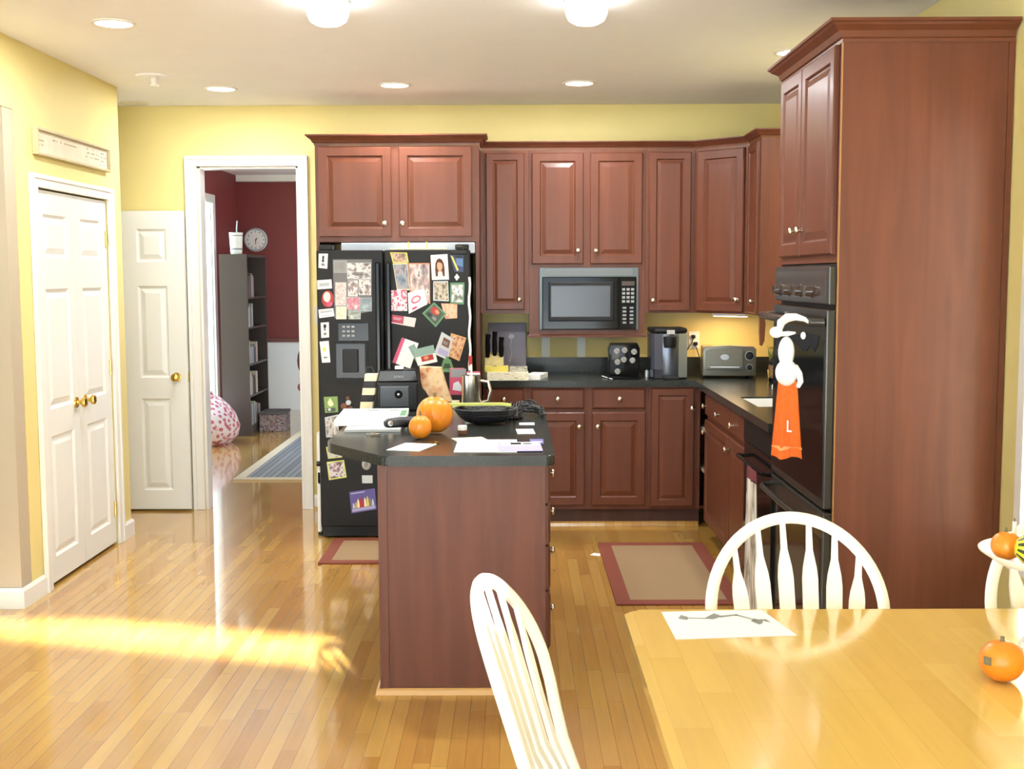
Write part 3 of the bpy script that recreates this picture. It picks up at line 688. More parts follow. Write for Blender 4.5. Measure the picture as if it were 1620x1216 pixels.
quad('photo_print', [(-.387, 1.256), (-.295, 1.226), (-.338, 1.086), (-.405, 1.117)], 'tan and orange photo of clustered figures near the right edge', 'photo', 0, .1, 'tan', [S(120, 70, 46), S(190, 130, 90), S(220, 180, 130), S(150, 96, 60)], 5)
b = B(); b.prism([(-.047, -.04), (.046, -.04), (.022, .035), (.008, .04), (.008, .055), (-.008, .055), (-.008, .04), (-.022, .038)], -.006, 0, 'xz'); b.mi = 1; b.prism([(-.024, -.018), (.022, -.018), (.014, .012), (-.016, .012)], -.0068, -.006, 'xz')
tag(b.obj('magnet', ['greentag', 'green_d'], None, loc=(-.411, -.9402, 1.06)), 'green bottle-shaped magnet hanging below the pale blue card', 'magnet')
# freezer door, low
quad('photo_print', [(-1.159, .872), (-1.075, .875), (-1.073, .779), (-1.152, .774)], 'green photo with a yellow flame shape, low on the freezer door', 'photo', 0, 0, 'greenp', overlay=[([(.3, .45), (.25, .65), (.45, .92), (.6, .7), (.7, .5), (.5, .38)], 'cream'), (rc(.15, .8, .06, .3), 'green_d'), (ell(.35, .2, .12, .1), 'greyw')])
b = B()
for i, (x, z, rr) in enumerate(((-.02, .0, .02), (.008, .022, .017), (.018, -.016, .018), (-.012, -.026, .016), (.004, .05, .011))):
    b.mi = i % 2; b.lathe([(0, 0), (rr, .001), (rr*.9, .010), (0, .014)], (x, 0, z), 10, '-y')
tag(b.obj('magnet', ['brownp', 'greyw'], None, True, loc=(-1.018, -.9402, .815)), 'clustered brown and white animal figure magnet above the stack of papers', 'magnet')
quad('photo_print', [(-1.155, .747), (-1.073, .765), (-1.072, .629), (-1.148, .625)], 'grey black-and-white snapshot below the flame photo', 'photo', 0, .1, 'greyw', [S(70, 66, 64), S(150, 146, 140), S(210, 206, 200), S(100, 96, 92)], 4)
quad('photo_print', [(-1.151, .568), (-1.054, .553), (-1.054, .503), (-1.139, .494)], 'pale green-edged photo half hidden by the island top corner', 'photo', 0, .12, 'lime', [S(120, 120, 104), S(206, 204, 194), S(160, 160, 140)], 4)
quad('photo_print', [(-1.148, .475), (-1.043, .487), (-1.028, .38), (-1.136, .363)], 'lime-bordered photo of two small dogs below the island top corner', 'photo', 0, .14, 'lime', [S(70, 52, 60), S(150, 120, 130), S(226, 224, 222), S(96, 70, 80)], 5)
b = B(); b.lathe([(0, 0), (.028, .0), (.028, .004), (.02, .008), (0, .008)], (0, 0, 0), 24, '-y', 1, 1.2); b.mi = 1; b.lathe([(0, .0083), (.013, .0083), (.013, .0086), (0, .0086)], (0, 0, 0), 16, '-y', 1, 1.3)
tag(b.obj('button_badge', ['silver', 'greyp'], None, True, loc=(-.907, -.9402, .459)), 'oval silver button magnet beside the island corner', 'magnet')
r = thing('clipped_note', 'small white note in a dark clip above the blue card', 'note', (-.907, -.9402, .366)); B().box(-.028, .036, -.003, 0, -.022, .026).obj('sheet', 'greyw', r); B().box(-.04, -.028, -.010, 0, -.03, .018, .002).obj('clip', 'blackp', r)
figs = []
for i, (x, h, m_) in enumerate(((.12, .30, 'greyw'), (.22, .36, 'tan'), (.31, .50, 'cream'), (.40, .58, 'redp'), (.50, .46, 'redp'), (.58, .52, 'cream'), (.68, .58, 'yelp'), (.77, .50, 'greyp'), (.88, .38, 'greyw'))):
    figs.append(([(x-.05, .22), (x+.05, .22), (x+.035, .22+h*.6), (x, .22+h*.85), (x-.035, .22+h*.6)], m_))
quad('greeting_card', [(-1.014, .29), (-.858, .313), (-.849, .183), (-1.002, .157)], 'blue card with a row of small robed figures, low on the freezer door', 'card', 0, 0, 'purple', overlay=[(rc(.04, .96, .06, .2), 'lav'), (rc(.05, .6, .88, .94), 'lav')]+figs)
# things hung at the side and top of the refrigerator
r = thing('lanyard', 'white ribbon lanyard with red clasp hanging down the right edge of the refrigerator', 'lanyard', (-.262, -.952, 0))
pts = [(-.012+.004*math.sin(i*1.3), 0, 1.59-.04*i) for i in range(15)]
B().tube(pts, .007, 6, flat=.4).obj('ribbon', 'white', r, True); B().box(-.02, .002, -.006, .006, 1.06, 1.12, .003).obj('clasp', 'redp', r)
r = thing('serving_tray', 'cream tray with thin upright yellow handles on top of the refrigerator', 'tray', (-.60, -.80, 1.7525))
B().box(-.15, .18, -.12, .12, 0, .012, .004).obj('base', 'cream', r)
for x in (-.04, .07): B().tube([(x, -.10, .012), (x, -.10, .05)], .004, 6).obj('handle', 'yelp', r)
M['bluegrey'] = mat('blue_grey_lit_wall', S(176, 184, 192), .7)
tag(B().box(-1.08, -.25, -.655, -.10, 1.7365, 1.803, .004).obj('lit_wall_block', 'bluegrey'), 'long blue grey block added above the refrigerator in place of the lit wall', 'box')  # block added above the fridge, coloured like the lit wall behind
# folded gate leaning left of the fridge
r = thing('folding_gate', 'folded white safety gate with black knobs standing left of the refrigerator', 'gate', (-1.2135, -.82, 0))
B().box(-.010, .010, -.02, .5, .32, .64, .004).box(-.012, .012, -.02, .5, .02, .40, .006).obj('panel', 'white', r)
B().lathe([(0, -.012), (.016, -.01), (.016, .01), (0, .012)], (0, -.032, .45), 12, 'x').obj('knob', 'blackp', r, True)
B().box(-.011, .011, -.02, .05, 0, .02).obj('foot', 'blackp', r)
# switch on the wall strip
r = thing('switch_plate', 'pale light switch plate on the yellow wall between doorway and refrigerator', 'switch', (-1.325, -.001, 1.33))
B().box(-.036, .036, -.006, 0, -.06, .06, .002).obj('plate', 'greyw', r); B().box(-.008, .008, -.014, -.006, -.016, .016, .002).obj('toggle', 'white', r)

# ------------------------------------------------------------------ microwave
r = thing('microwave', 'black built-in microwave with silver trim between the wall cabinets', 'microwave', (0, -.33, 0))
B().box(.172, .784, .002, .28, 1.252, 1.63).obj('body', 'blackp', r)
f = B(); f.box(.1588, .1745, -.022, -.001, 1.247, 1.646).box(.786, .797, -.022, -.001, 1.247, 1.646).box(.1745, .786, -.022, -.001, 1.588, 1.646)
f = f.obj('trim_frame', mat('grey_trim_metal', S(92, 102, 104), .35, .3), r)
g = B()
for i in range(5): g.box(.20, .76, -.024, -.0221, 1.598+i*.009, 1.602+i*.009)
g.obj('vent_slots', 'greyp', f)
d = B().box(.176, .672, -.03, -.001, 1.248, 1.586, .004).obj('door', 'blackg', r)
M['mwglass'] = mat('microwave_window', S(58, 60, 66), .2)
B().panel(.215, .64, 1.30, 1.556, -.0301, [(0, .0002), (.006, .003), (.016, .0032)]).obj('window_rim', 'blackp', d)
B().box(.232, .615, -.0345, -.0335, 1.33, 1.53).obj('window', 'mwglass', d)
B().box(.648, .662, -.05, -.03, 1.30, 1.56, .004).obj('handle', 'blackg', d)
c = B().box(.676, .785, -.03, -.001, 1.248, 1.586, .003).obj('control_panel', 'blackg', r)
B().box(.690, .772, -.0315, -.0301, 1.53, 1.558).obj('display', 'ovenp', c)
for i in range(4):
    for j in range(3):
        B().box(.692+j*.029, .712+j*.029, -.0315, -.0301, 1.42+i*.026, 1.436+i*.026).obj('button', 'btn', c)
for i in range(5):
    for j in range(2):
        B().box(.696+j*.046, .720+j*.046, -.0315, -.0301, 1.285+i*.024, 1.297+i*.024).obj('button', 'btn', c)

# ------------------------------------------------------------------ on the kitchen worktop
ZT = .9405
M['slate'] = mat('mauve_slate', S(134, 128, 146), .4, var=.1, scale=8)
r = thing('cutting_board', 'grey mauve patterned board leaning on the wall behind the knives', 'board', (-.055, -.10, ZT), 0)
o = B().box(-.128, .128, -.006, .006, .0, .345, .004).obj('panel', 'slate', r); o.rotation_euler = (-math.radians(12), 0, 0)
b = B(); b.tube([(.02, -.0075, .08), (.03, -.0075, .14), (.022, -.0075, .19), (.03, -.0075, .24)], .005, 6).lathe([(0, 0), (.02, 0), (.02, .001), (0, .001)], (.028, -.0065, .25), 10, '-y')
b.obj('painted_flower', 'greyw', o)
M['yelwood'] = wood('pale_block_wood', S(196, 180, 120), .5, .2)
r = thing('knife_block', 'pale wooden knife block with slots below the mauve board', 'knife block', (-.135, -.37, ZT), 0)
B().prism([(-.09, 0), (.09, 0), (.09, .10), (.02, .16), (-.09, .07)], -.062, .058, 'yz').obj('block', 'yelwood', r)
for i, (x, h, y) in enumerate(((-.045, .15, -.385), (.0, .165, -.365), (.043, .13, -.375))):
    k = thing('kitchen_knife', ['left black-handled knife standing in the pale block', 'tallest black-handled knife, middle of the pale block', 'right black-handled knife standing in the pale block'][i], 'knife', (-.135+x, y, ZT+.13), 0, 'knives in the block')
    B().tube([(0, 0, .0), (.001, -.002, h*.4), (0, -.003, h*.7), (.004, -.004, h)], [.014, .017, .015, .017], 10).obj('handle', 'blackg', k, True)
    B().lathe([(.004, 0), (.004, .004)], (0, -.014, h*.35), 8).obj('rivet', 'steel', k)
M['news'] = blotch('newsprint', [S(226, 220, 190), S(240, 236, 214), S(244, 240, 220), S(170, 160, 120)], 6, 3, .8)
M['coin'] = blotch('grey_print', [S(120, 118, 108), S(170, 166, 150), S(210, 206, 190), S(150, 146, 130)], 4, 9, .7)
def sheet(name, label, cat, cx, cy, w, d, z, rz, m_, th=.003, over=(), group=None):
    b = B(); b.box(-w/2, w/2, -d/2, d/2, 0, th); mats = [m_]
    for pts, mm in over:
        mats.append(mm); b.mi = len(mats)-1
        b.poly([((u-.5)*w, (v-.5)*d, th+.0004) for u, v in pts])
    return tag(b.obj(name, mats, None, loc=(cx, cy, z), rot=(0, 0, rz)), label, cat, group)
sheet('newspaper', 'folded cream newspaper at the front edge beside the refrigerator', 'newspaper', -.05, -.56, .26, .14, ZT, .03, 'news', .05, [(rc(.55, .85, .35, .6), 'greyp'), (rc(.05, .12, .3, .7), 'greyp')])
sheet('magazine', 'yellow and cream magazine in front of the knife block', 'magazine', -.12, -.535, .15, .09, ZT+.0505, 0, 'yelp', .034, [(rc(.1, .22, .1, .9), 'cream'), (rc(.34, .5, .1, .9), 'greyp'), (rc(.62, .7, .1, .9), 'cream')])
sheet('leaflet', 'grey leaflet with a round picture on top of the newspaper', 'leaflet', .02, -.545, .11, .09, ZT+.0505, -.05, 'coin', .03, [(ell(.6, .5, .26, .32), 'greyp'), (ell(.6, .5, .12, .16), 'greyw')])
sheet('envelope', 'loose white envelope right of the newspaper pile', 'envelope', .135, -.47, .10, .22, ZT, -.25, 'paper', .03)
# K-cup style drawer: pods in a black holder
r = thing('pod_holder', 'black coffee pod holder with two rows of pods beside the coffee maker', 'pod holder', (.697, -.47, ZT))
B().prism([(-.095, 0), (.095, 0), (.10, .19), (.085, .222), (-.085, .222), (-.10, .19)], -.02, .10, 'xz', .006).obj('frame', 'blackg', r, 30)
B().box(-.11, .10, -.09, -.021, 0, .012, .003).obj('tray', 'blackg', r)
pods = ((-.05, .175), (.0, .18), (.06, .17), (-.045, .105), (-.005, .12), (.05, .115), (-.045, .045))
M['foil'] = blotch('pod_foil', [S(104, 104, 102), S(140, 140, 136), S(176, 174, 168)], 5, 2, .5)
names = ['upper left', 'upper middle', 'upper right', 'middle left', 'centre', 'middle right', 'bottom left']
for (x, z), nn in zip(pods, names):
    o = B().lathe([(0, .022), (.017, .022), (.019, .02), (.016, 0), (0, 0)], (0, 0, 0), 16, '-y').obj('coffee_pod', 'foil', None, True, loc=(.697+x, -.4905, ZT+z)); tag(o, 'silver-lidded coffee pod in the %s slot of the black holder' % nn, 'coffee pod', 'coffee pods in the holder')
tag(B().tube([(-.10, .05, .01), (-.075, -.04, .006), (-.05, -.115, .005)], .0035, 6).obj('drinking_straw', 'white', None, True, loc=(.66, -.49, ZT)), 'thin white stick lying against the black pod holder', 'stick')
r = thing('salt_shaker', 'tiny clear shaker with dark cap between pod holder and coffee maker', 'shaker', (.845, -.46, ZT))
B().lathe([(0, 0), (.013, 0), (.014, .04), (.009, .05), (0, .05)], (0, 0, 0), 14).obj('jar', 'silver', r, True); B().lathe([(0, 0), (.010, 0), (.010, .012), (0, .014)], (0, 0, .05), 14).obj('cap', 'blackp', r, True)
M['smoke'] = mat('smoked_plastic', S(74, 76, 86), .18); M['darksteel'] = mat('dark_steel', S(92, 96, 104), .22, .7)
r = thing('coffee_maker', 'tall black and silver single-cup coffee maker on the back worktop', 'coffee maker', (.975, -.47, ZT))
B().prism([(-.112, -.02), (-.09, -.085), (-.03, -.11), (.05, -.11), (.112, -.08), (.112, .15), (-.112, .15)], 0, .29, 'xy', .008).obj('body', 'darksteel', r, 30)
B().prism([(-.114, -.02), (-.092, -.09), (-.03, -.116), (.05, -.116), (.114, -.085), (.114, .15), (-.114, .15)], .291, .322, 'xy', .012).obj('lid', 'blackp', r, 30)
B().prism([(.058, -.106), (.113, -.079), (.113, .12), (.1135, .12), (.1145, -.082), (.056, -.112)], .01, .288, 'xy').obj('side_panel', 'silver', r)
B().prism([(-.105, -.045), (-.09, -.088), (-.045, -.109), (-.046, -.112), (-.094, -.092), (-.109, -.045)], .06, .285, 'xy').obj('water_tank', 'smoke', r)
B().lathe([(0, .0), (.036, 0), (.042, .03), (.042, .07), (0, .075)], (.0, -.118, .20), 20).obj('brew_head', 'blackp', r, True)
B().box(-.045, .055, -.17, -.112, 0, .022, .005).obj('drip_tray', 'blackp', r)
B().box(-.02, .03, -.119, -.116, .285, .312).obj('badge', 'steel', r)
# outlet + plug cords
r = thing('wall_outlet', 'white double outlet with two plugs on the wall right of the coffee maker', 'outlet', (1.215, -.001, 1.157))
B().box(-.036, .036, -.006, 0, -.058, .058, .002).obj('plate', 'white', r)
B().box(-.014, .014, -.010, -.006, .012, .036, .001).obj('socket', 'cream', r); B().box(-.014, .014, -.010, -.006, -.036, -.012, .001).obj('socket', 'cream', r)
tag(B().box(-.013, .013, -.035, -.011, -.012, .012, .004).tube([(0, -.02, -.012), (-.01, -.025, -.04), (-.05, -.04, -.10), (-.078, -.10, -.16), (-.085, -.22, -.225)], .0035, 8).obj('power_cord', 'blackp', None, True, loc=(1.207, 0, 1.181)), 'black cord running from the outlet to the coffee maker', 'cord')
tag(B().box(-.013, .013, -.035, -.011, -.012, .012, .004).tube([(0, -.02, -.012), (.012, -.03, -.05), (.03, -.05, -.11), (.055, -.10, -.155), (.10, -.135, -.183)], .0035, 8).obj('power_cord', 'blackp', None, True, loc=(1.223, 0, 1.133)), 'black cord running from the outlet to the toaster oven', 'cord')
# toaster oven
r = thing('toaster_oven', 'olive grey toaster oven with rounded front on the corner worktop', 'toaster oven', (1.365, -.50, ZT), -.10)
M['toast'] = mat('olive_grey_metal', S(112, 110, 98), .3, .4)
M['toastside'] = mat('bronze_sheet', S(150, 128, 92), .35, .5)
B().box(-.165, .165, .0, .28, .018, .195, .01).obj('body', 'toastside', r)
B().prism([(-.168, .014), (.168, .014), (.168, .185), (.15, .203), (0, .21), (-.15, .203), (-.168, .185)], -.03, -.001, 'xz', .006).obj('front', 'toast', r, 30)
d = B().prism([(-.15, .055), (.085, .055), (.085, .18), (.06, .19), (-.13, .188), (-.15, .175)], -.038, -.0305, 'xz', .003).obj('door', 'toast', r)
B().box(-.13, .065, -.0395, -.0381, .085, .165).obj('glass', 'toast', d)
B().lathe([(0, 0), (.028, 0), (.026, .002), (0, .002)], (-.03, -.0397, .135), 20, '-y', 1, .7).obj('badge', 'silver', d)
B().tube([(-.13, -.04, .072), (-.12, -.06, .072), (.06, -.06, .072), (.07, -.04, .072)], .006, 8).obj('handle', 'silver', d, True)
for z, rr in ((.145, .026), (.07, .019)):
    B().lathe([(rr, 0), (rr, .004), (rr*.8, .006), (rr*.7, .016), (0, .018)], (.126, -.0302, z), 18, '-y').obj('knob', 'blackp', r, True)
    B().tube([(.126+rr*1.05*math.cos(a), -.034, z+rr*1.05*math.sin(a)) for a in [2*PI*i/20 for i in range(20)]], .0025, 6, True).obj('dial_ring', 'silver', r)
for x in (-.14, .14):
    for y in (.02, .25): B().lathe([(.012, 0), (.012, .018)], (x, y, 0), 10).obj('foot', 'blackp', r)
# bottle and jar by sink
r = thing('soap_bottle', 'dark bottle with floral label by the sink corner', 'bottle', (1.585, -.83, ZT))
B().lathe([(0, 0), (.033, 0), (.036, .01), (.036, .12), (.02, .15), (.012, .16), (.012, .185), (0, .185)], (0, 0, 0), 20).obj('bottle', 'blackg', r, True)
B().lathe([(.0365, .03), (.0365, .11)], (0, 0, 0), 20, cap=False).obj('label_wrap', blotch('floral_label', [S(40, 34, 30), S(60, 48, 40), S(170, 120, 70), S(50, 40, 34)], 9, 5, .4), r, True)
B().tube([(0, 0, .185), (0, 0, .215), (-.035, 0, .213)], .006, 8).obj('pump', 'brass', r, True)
r = thing('small_plant', 'little green sprig in a yellow pot behind the dark bottle', 'plant', (1.62, -.60, ZT))
B().lathe([(0, 0), (.024, 0), (.03, .06), (.026, .06), (.022, .008), (0, .008)], (0, 0, 0), 18).obj('pot', 'yelp', r, True)
b = B(); M['leaf'] = mat('leaf_green', S(112, 128, 60), .6)
for i in range(16):
    a = i*2.4; rr = .012+.014*((i*7) % 5)/5; h = .15+.05*((i*3) % 7)/7
    b.tube([(0, 0, .05), (rr*.6*math.cos(a), rr*.6*math.sin(a), h*.7), (rr*math.cos(a)*1.6, rr*math.sin(a)*1.6, h+.02)], [.002, .006, .001], 5, flat=.4)
b.obj('foliage', 'leaf', r, True)
tag(B().box(-.03, .03, -.02, .02, 0, .03, .006).obj('sponge', 'white', None, loc=(1.50, -1.30, ZT)), 'white sponge at the sink edge beside the oven', 'sponge')
# thin strips paler than the wall, under the microwave
for x, lab in ((.179, 'left pale strip on the wall under the microwave'), (.42, 'right pale strip on the wall under the microwave')):
    tag(B().box(x, x+.056, -.0022, -.0008, 1.043, 1.185).obj('wall_strip', mat('pale_wall_strip', S(236, 242, 236), .5)), lab, 'tape strip')
# under-cabinet lamp
r = thing('under_cabinet_light', 'slim warm light bar under the corner wall cabinet', 'light', (1.40, -.33, 1.351), -PI/4)
B().box(-.13, .13, -.02, .02, -.022, -.001, .003).obj('housing', 'white', r); B().box(-.12, .12, -.014, .014, -.0255, -.0225).obj('tube', 'undercab', r)

# ------------------------------------------------------------------ island
r = thing('kitchen_island', 'cherry island cabinet with plain end panel and drawers on its right side', 'island', (.112, -3.64, 0), PI/2)
# local x runs away from the camera (0..1.57), local y runs to the left (-x)
b = B(); b.box(.02, 1.57, 0, .612, .115, .892).box(.02, 1.57, .05, .612, 0, .114); b.obj('body', 'cherry', r)
b = B(); b.prism([(.05, 0), (.626, 0), (.626, .892), (0, .892), (0, .158), (.05, .158)], 0, .0195, 'yz'); b.obj('end_panel', 'cherry_panel', r)
B().box(-.008, .02, .6265, .634, .0, .892).box(-.006, -.0005, .60, .6265, .02, .892).obj('corner_trim', 'cherry', r)
B().box(-.004, -.0005, 0, .018, .158, .892).obj('corner_trim', 'cherry', r)
for z0, z1, kz in ((.735, .882, .785), (.575, .725, .625), (.40, .565, .46), (.165, .39, .215)):
    drawer(r, .03, .74, z0, z1, [(.43, kz)])
for x0 in (.76, 1.165): cab_door(r, x0, x0+.39, .165, .882, (x0+.05, .78))
b = B(); b.sweep([(-.522, -2.07), (-.522, -3.6405), (.065, -3.6405)][::1], [(-.001, 0), (.014, 0), (.010, .018), (.004, .024), (-.001, .024)])
M['shoe'] = mat('oak_shoe_moulding', S(206, 160, 96), .4)
# sweep runs with the outside on its left, so mirror the offsets
bb = B().sweep([(.062, -3.642), (-.525, -3.642), (-.525, -2.07)][::-1], [(.001, 0), (.016, 0), (.012, .018), (.005, .024), (.001, .024)])
b.bm.free()
struct(bb.obj('trim_5', 'shoe'))
ic = [(.145, -3.70), (-.497, -3.70), (-.745, -3.36), (-.765, -3.30), (-.765, -1.99), (.145, -1.99)]
def rounded(poly, rad, n=5):
    out = []; N = len(poly)
    for i in range(N):
        p = Vector(poly[i]); a = (Vector(poly[i-1])-p).normalized(); c = (Vector(poly[(i+1) % N])-p).normalized()
        r_ = rad[i] if isinstance(rad, (list, tuple)) else rad
        if r_ == 0: out.append(tuple(p)); continue
        q0 = p+a*r_; q1 = p+c*r_
        for k in range(n+1):
            t = k/n; out.append(tuple(q0*(1-t)**2+p*2*t*(1-t)+q1*t**2))
    return out
ic = rounded(ic, [.03, .02, .02, .02, .03, .03])
tag(B().prism(ic, .893, .932, 'xy', .007).obj('island_countertop', 'granite'), 'dark granite island top with a clipped front corner', 'countertop')
ZI = .9325
def pumpkin(name, label, loc, R, squash=.9, lobes=0, m_='orange', stem_h=.02, cat='pumpkin', depth=.03):
    r = thing(name, label, cat, loc)
    prof = [(0, .04*R)]+[(R*math.sin(a)**.9, R*squash*(1-math.cos(a))) for a in [PI*i/18 for i in range(2, 18)]]+[(.03*R, R*squash*1.98), (0, R*squash*1.93)]
    b = B().lathe(prof, (0, 0, 0), 48, wob=lambda a, h: 1-depth*(abs(math.sin(a*lobes/2)) < .0)-depth*(1-abs(math.sin(a*lobes/2)))**2 if lobes else 1)
    b.obj('skin', m_, r, True)
    b = B().lathe([(R*.14, 0), (R*.09, stem_h*.5), (R*.10, stem_h), (0, stem_h)], (0, 0, R*squash*1.93), 8)
    b.obj('stem', 'stem', r, True)
    return r
pumpkin('pumpkin', 'large smooth orange pumpkin on the island', (-.345, -3.05, ZI), .078, 1.0, 10, depth=.02)
pumpkin('pumpkin', 'small orange pumpkin in front of the large one on the island', (-.392, -3.235, ZI), .0475, 1.02, 8, depth=.015)
# papers, left
M['tabs'] = mat('grey_tab', S(120, 122, 122), .6)
sheet('paper_pad', 'thick white pad of paper with two dark clips at the back left of the island', 'paper pad', -.655, -2.66, .31, .48, ZI+.012, .05, 'paper', .022, [(rc(.38, .55, .80, .90), 'tabs'), (rc(.72, .86, .80, .90), 'tabs'), (rc(.9, .99, .35, .85), 'greentag')])
sheet('folder', 'pale grey folder lying under the white pad', 'folder', -.62, -2.80, .24, .44, ZI, .02, 'greyw', .011)
r = thing('glasses_case', 'black leather glasses case lying in front of the white pad', 'case', (-.50, -2.93, ZI), .25)
B().tube([(-.075, 0, .026), (-.06, 0, .028), (0, 0, .032), (.06, .005, .03), (.085, .01, .028)], [.012, .024, .028, .027, .016], 14, flat=.85).obj('shell', mat('black_leather', S(34, 32, 36), .45, bump=.2, scale=60), r, True)
B().lathe([(0, .0), (.012, .001), (.012, .003), (0, .004)], (-.05, -.0245, .03), 12, '-y').obj('snap', 'steel', r, True)
# radio
r = thing('radio', 'black portable radio box standing at the back of the island', 'radio', (-.60, -2.19, ZI), .08)
B().box(-.085, .115, -.06, .06, 0, .145, .008).obj('body', 'blackp', r)
B().prism([(-.088, .146), (.118, .146), (.105, .205), (-.075, .205)], -.055, .055, 'xz', .005).obj('lid', 'blackg', r)
b = B().panel(-.072, .07, .02, .125, -.0602, [(0, .001), (.004, .004), (.008, .004)]); f = b.obj('front_panel', mat('dark_slate_plastic', S(58, 62, 68), .4), r)
B().lathe([(0, .0005), (.02, .0005), (.02, .004), (.014, .006), (.012, .003), (0, .003)], (.018, -.0645, .085), 20, '-y').obj('lens', 'blackg', f, True)
B().lathe([(0, 0), (.006, 0), (.005, .004), (0, .005)], (.018, -.0676, .085), 12, '-y').obj('lens_cap', 'steel', f, True)
tx = bpy.data.curves.new('lettering', 'FONT'); tx.body = 'SONY'; tx.size = .018; tx.extrude = .0005; tx.align_x = 'CENTER'
tx.materials.append(M['btn']); tm = bpy.data.objects.new('lettering_curve', tx); C.objects.link(tm); bpy.context.view_layer.update(); me = bpy.data.meshes.new_from_object(tm.evaluated_get(bpy.context.evaluated_depsgraph_get())); bpy.data.objects.remove(tm); to = bpy.data.objects.new('lettering', me); C.objects.link(to); to.parent = r; to.location = (.02, -.0585, .165); to.rotation_euler = (PI/2, 0, 0)
B().box(.0, .045, -.03, .0, .2055, .222, .003).obj('handle', 'steel', r)
r = thing('shopping_bag', 'small black and white striped bag beside the radio', 'bag', (-.745, -2.10, ZI), 0)
b = B()
for i in range(5):
    b.mi = i % 2; b.prism([(-.04+.006*i, .0+.035*i), (.022+.006*i, .0+.035*i), (.026+.006*i, .035+.035*i), (-.036+.006*i, .035+.035*i)], -.03, .03, 'xz')
b.obj('body', ['cream', 'ink'], r); B().tube([(-.01, 0, .176), (-.005, 0, .205), (.02, 0, .21), (.035, 0, .176)], .003, 6).obj('handle', 'ink', r)
# gift bag, pink box
M['bagprint'] = blotch('peach_bag_print', [S(166, 92, 66), S(214, 160, 112), S(222, 192, 150), S(216, 184, 136), S(150, 74, 58)], 3.2, 6, .6)
r = thing('gift_bag', 'crumpled peach printed paper bag at the back of the island', 'bag', (-.385, -2.075, ZI), 0)
b = B()
b.prism([(-.03, .012), (.075, .0), (.035, .115), (.01, .205), (-.10, .21), (-.092, .13), (-.085, .10), (-.06, .08)], -.03, .03, 'xz', .005)
b.obj('body', 'bagprint', r)
b = B(); b.prism([(.04, 0), (.10, 0), (.10, .035), (.03, .035)], -.03, .02, 'xz', .003); b.obj('folded_base', 'cream', r)
r = thing('snack_box', 'magenta and grey snack box behind the steel mug', 'box', (-.292, -2.035, ZI+.0), 0)
b = B(); b.box(-.045, .03, .0, .03, .06, .195).obj('upper', 'magenta', r)
b = B(); b.box(-.005, .04, .0, .03, 0, .0595).obj('base', 'blackp', r)
b = B(); b.prism([(-.04, .15), (.04, .15), (.04, .193), (-.04, .193)], -.0015, -.0003, 'xz'); b.mi = 1; b.prism([(-.03, .085), (.035, .075), (.0, .13), (-.025, .12)], -.0015, -.0003, 'xz'); b.obj('label_print', ['greyp', 'greyw'], r)
r = thing('snack_box', 'second dark magenta box half behind the steel mug', 'box', (-.213, -2.0695, ZI+.06), 0)
b = B(); b.box(-.035, .035, .0, .03, -.06, .12, .002).obj('carton', 'magenta', r); b = B(); b.box(-.032, .032, -.0012, -.0003, .08, .115).obj('label_print', 'paper', r); b = B(); b.box(-.02, .03, -.0012, -.0003, .0, .03).obj('label_print', 'pinkw', r)
# steel mug
r = thing('travel_mug', 'tall polished steel mug with handle near the back edge of the island', 'mug', (-.222, -2.13, ZI))
B().lathe([(0, 0), (.048, 0), (.05, .004), (.05, .168), (.047, .168), (.046, .012), (0, .012)], (0, 0, 0), 32).obj('cup', 'steel', r, 50)
B().tube([(.048, 0, .14), (.085, -.01, .135), (.098, -.012, .09), (.085, -.01, .04), (.048, 0, .03)], .009, 10).obj('handle', 'steel', r, True)
tag(B().tube([(0, 0, 0), (.002, 0, .12), (.0, 0, .21)], .005, 8).obj('plastic_spoon', 'white', None, True, loc=(-.222, -2.13, ZI+.0125)), 'white spoon handle standing in the steel mug', 'spoon')
# wire basket of leaf shape
r = thing('woven_bowl', 'long black woven boat-shaped bowl on the island', 'bowl', (-.135, -2.72, ZI))
M['weave'] = mat('black_weave', S(42, 42, 46), .35, bump=.6, scale=70)
b = B(); ns = 30; outer = []; inner = []
for k in range(7):
    t = k/6; s = .35+.65*t**.6
    outer.append([b.bm.verts.new((.145*s*math.cos(2*PI*i/ns)*(1+.0*t), .115*s*math.sin(2*PI*i/ns), .002+.062*t**1.6)) for i in range(ns)])
for k in range(7):
    t = 1-k/6; s = .35+.65*t**.6
    inner.append([b.bm.verts.new((.141*s*math.cos(2*PI*i/ns), .111*s*math.sin(2*PI*i/ns), .006+.060*t**1.6)) for i in range(ns)])
rg = outer+inner
for a, c in zip(rg, rg[1:]):
    for i in range(ns): b.bm.faces.new((a[i], a[(i+1) % ns], c[(i+1) % ns], c[i]))
b.bm.faces.new(rg[0]); b.bm.faces.new(rg[-1]); b.obj('shell', 'weave', r, True)
b = B()
for j in range(3):
    b.tube([(.145*(1.0-.06*j)*math.cos(2*PI*i/40), .115*(1-.06*j)*math.sin(2*PI*i/40), .066-.012*j) for i in range(40)], .004, 6, True)
b.obj('rim', 'weave', r, True)
tag(B().prism([(-.15, -.012), (.10, .0), (.135, -.03), (.145, -.03), (.11, .02), (-.15, .014)], 0, .012).obj('yellow_folder', 'lime', None, loc=(-.165, -2.66, ZI+.0725)), 'long lime yellow strip lying across the woven bowl', 'strip')
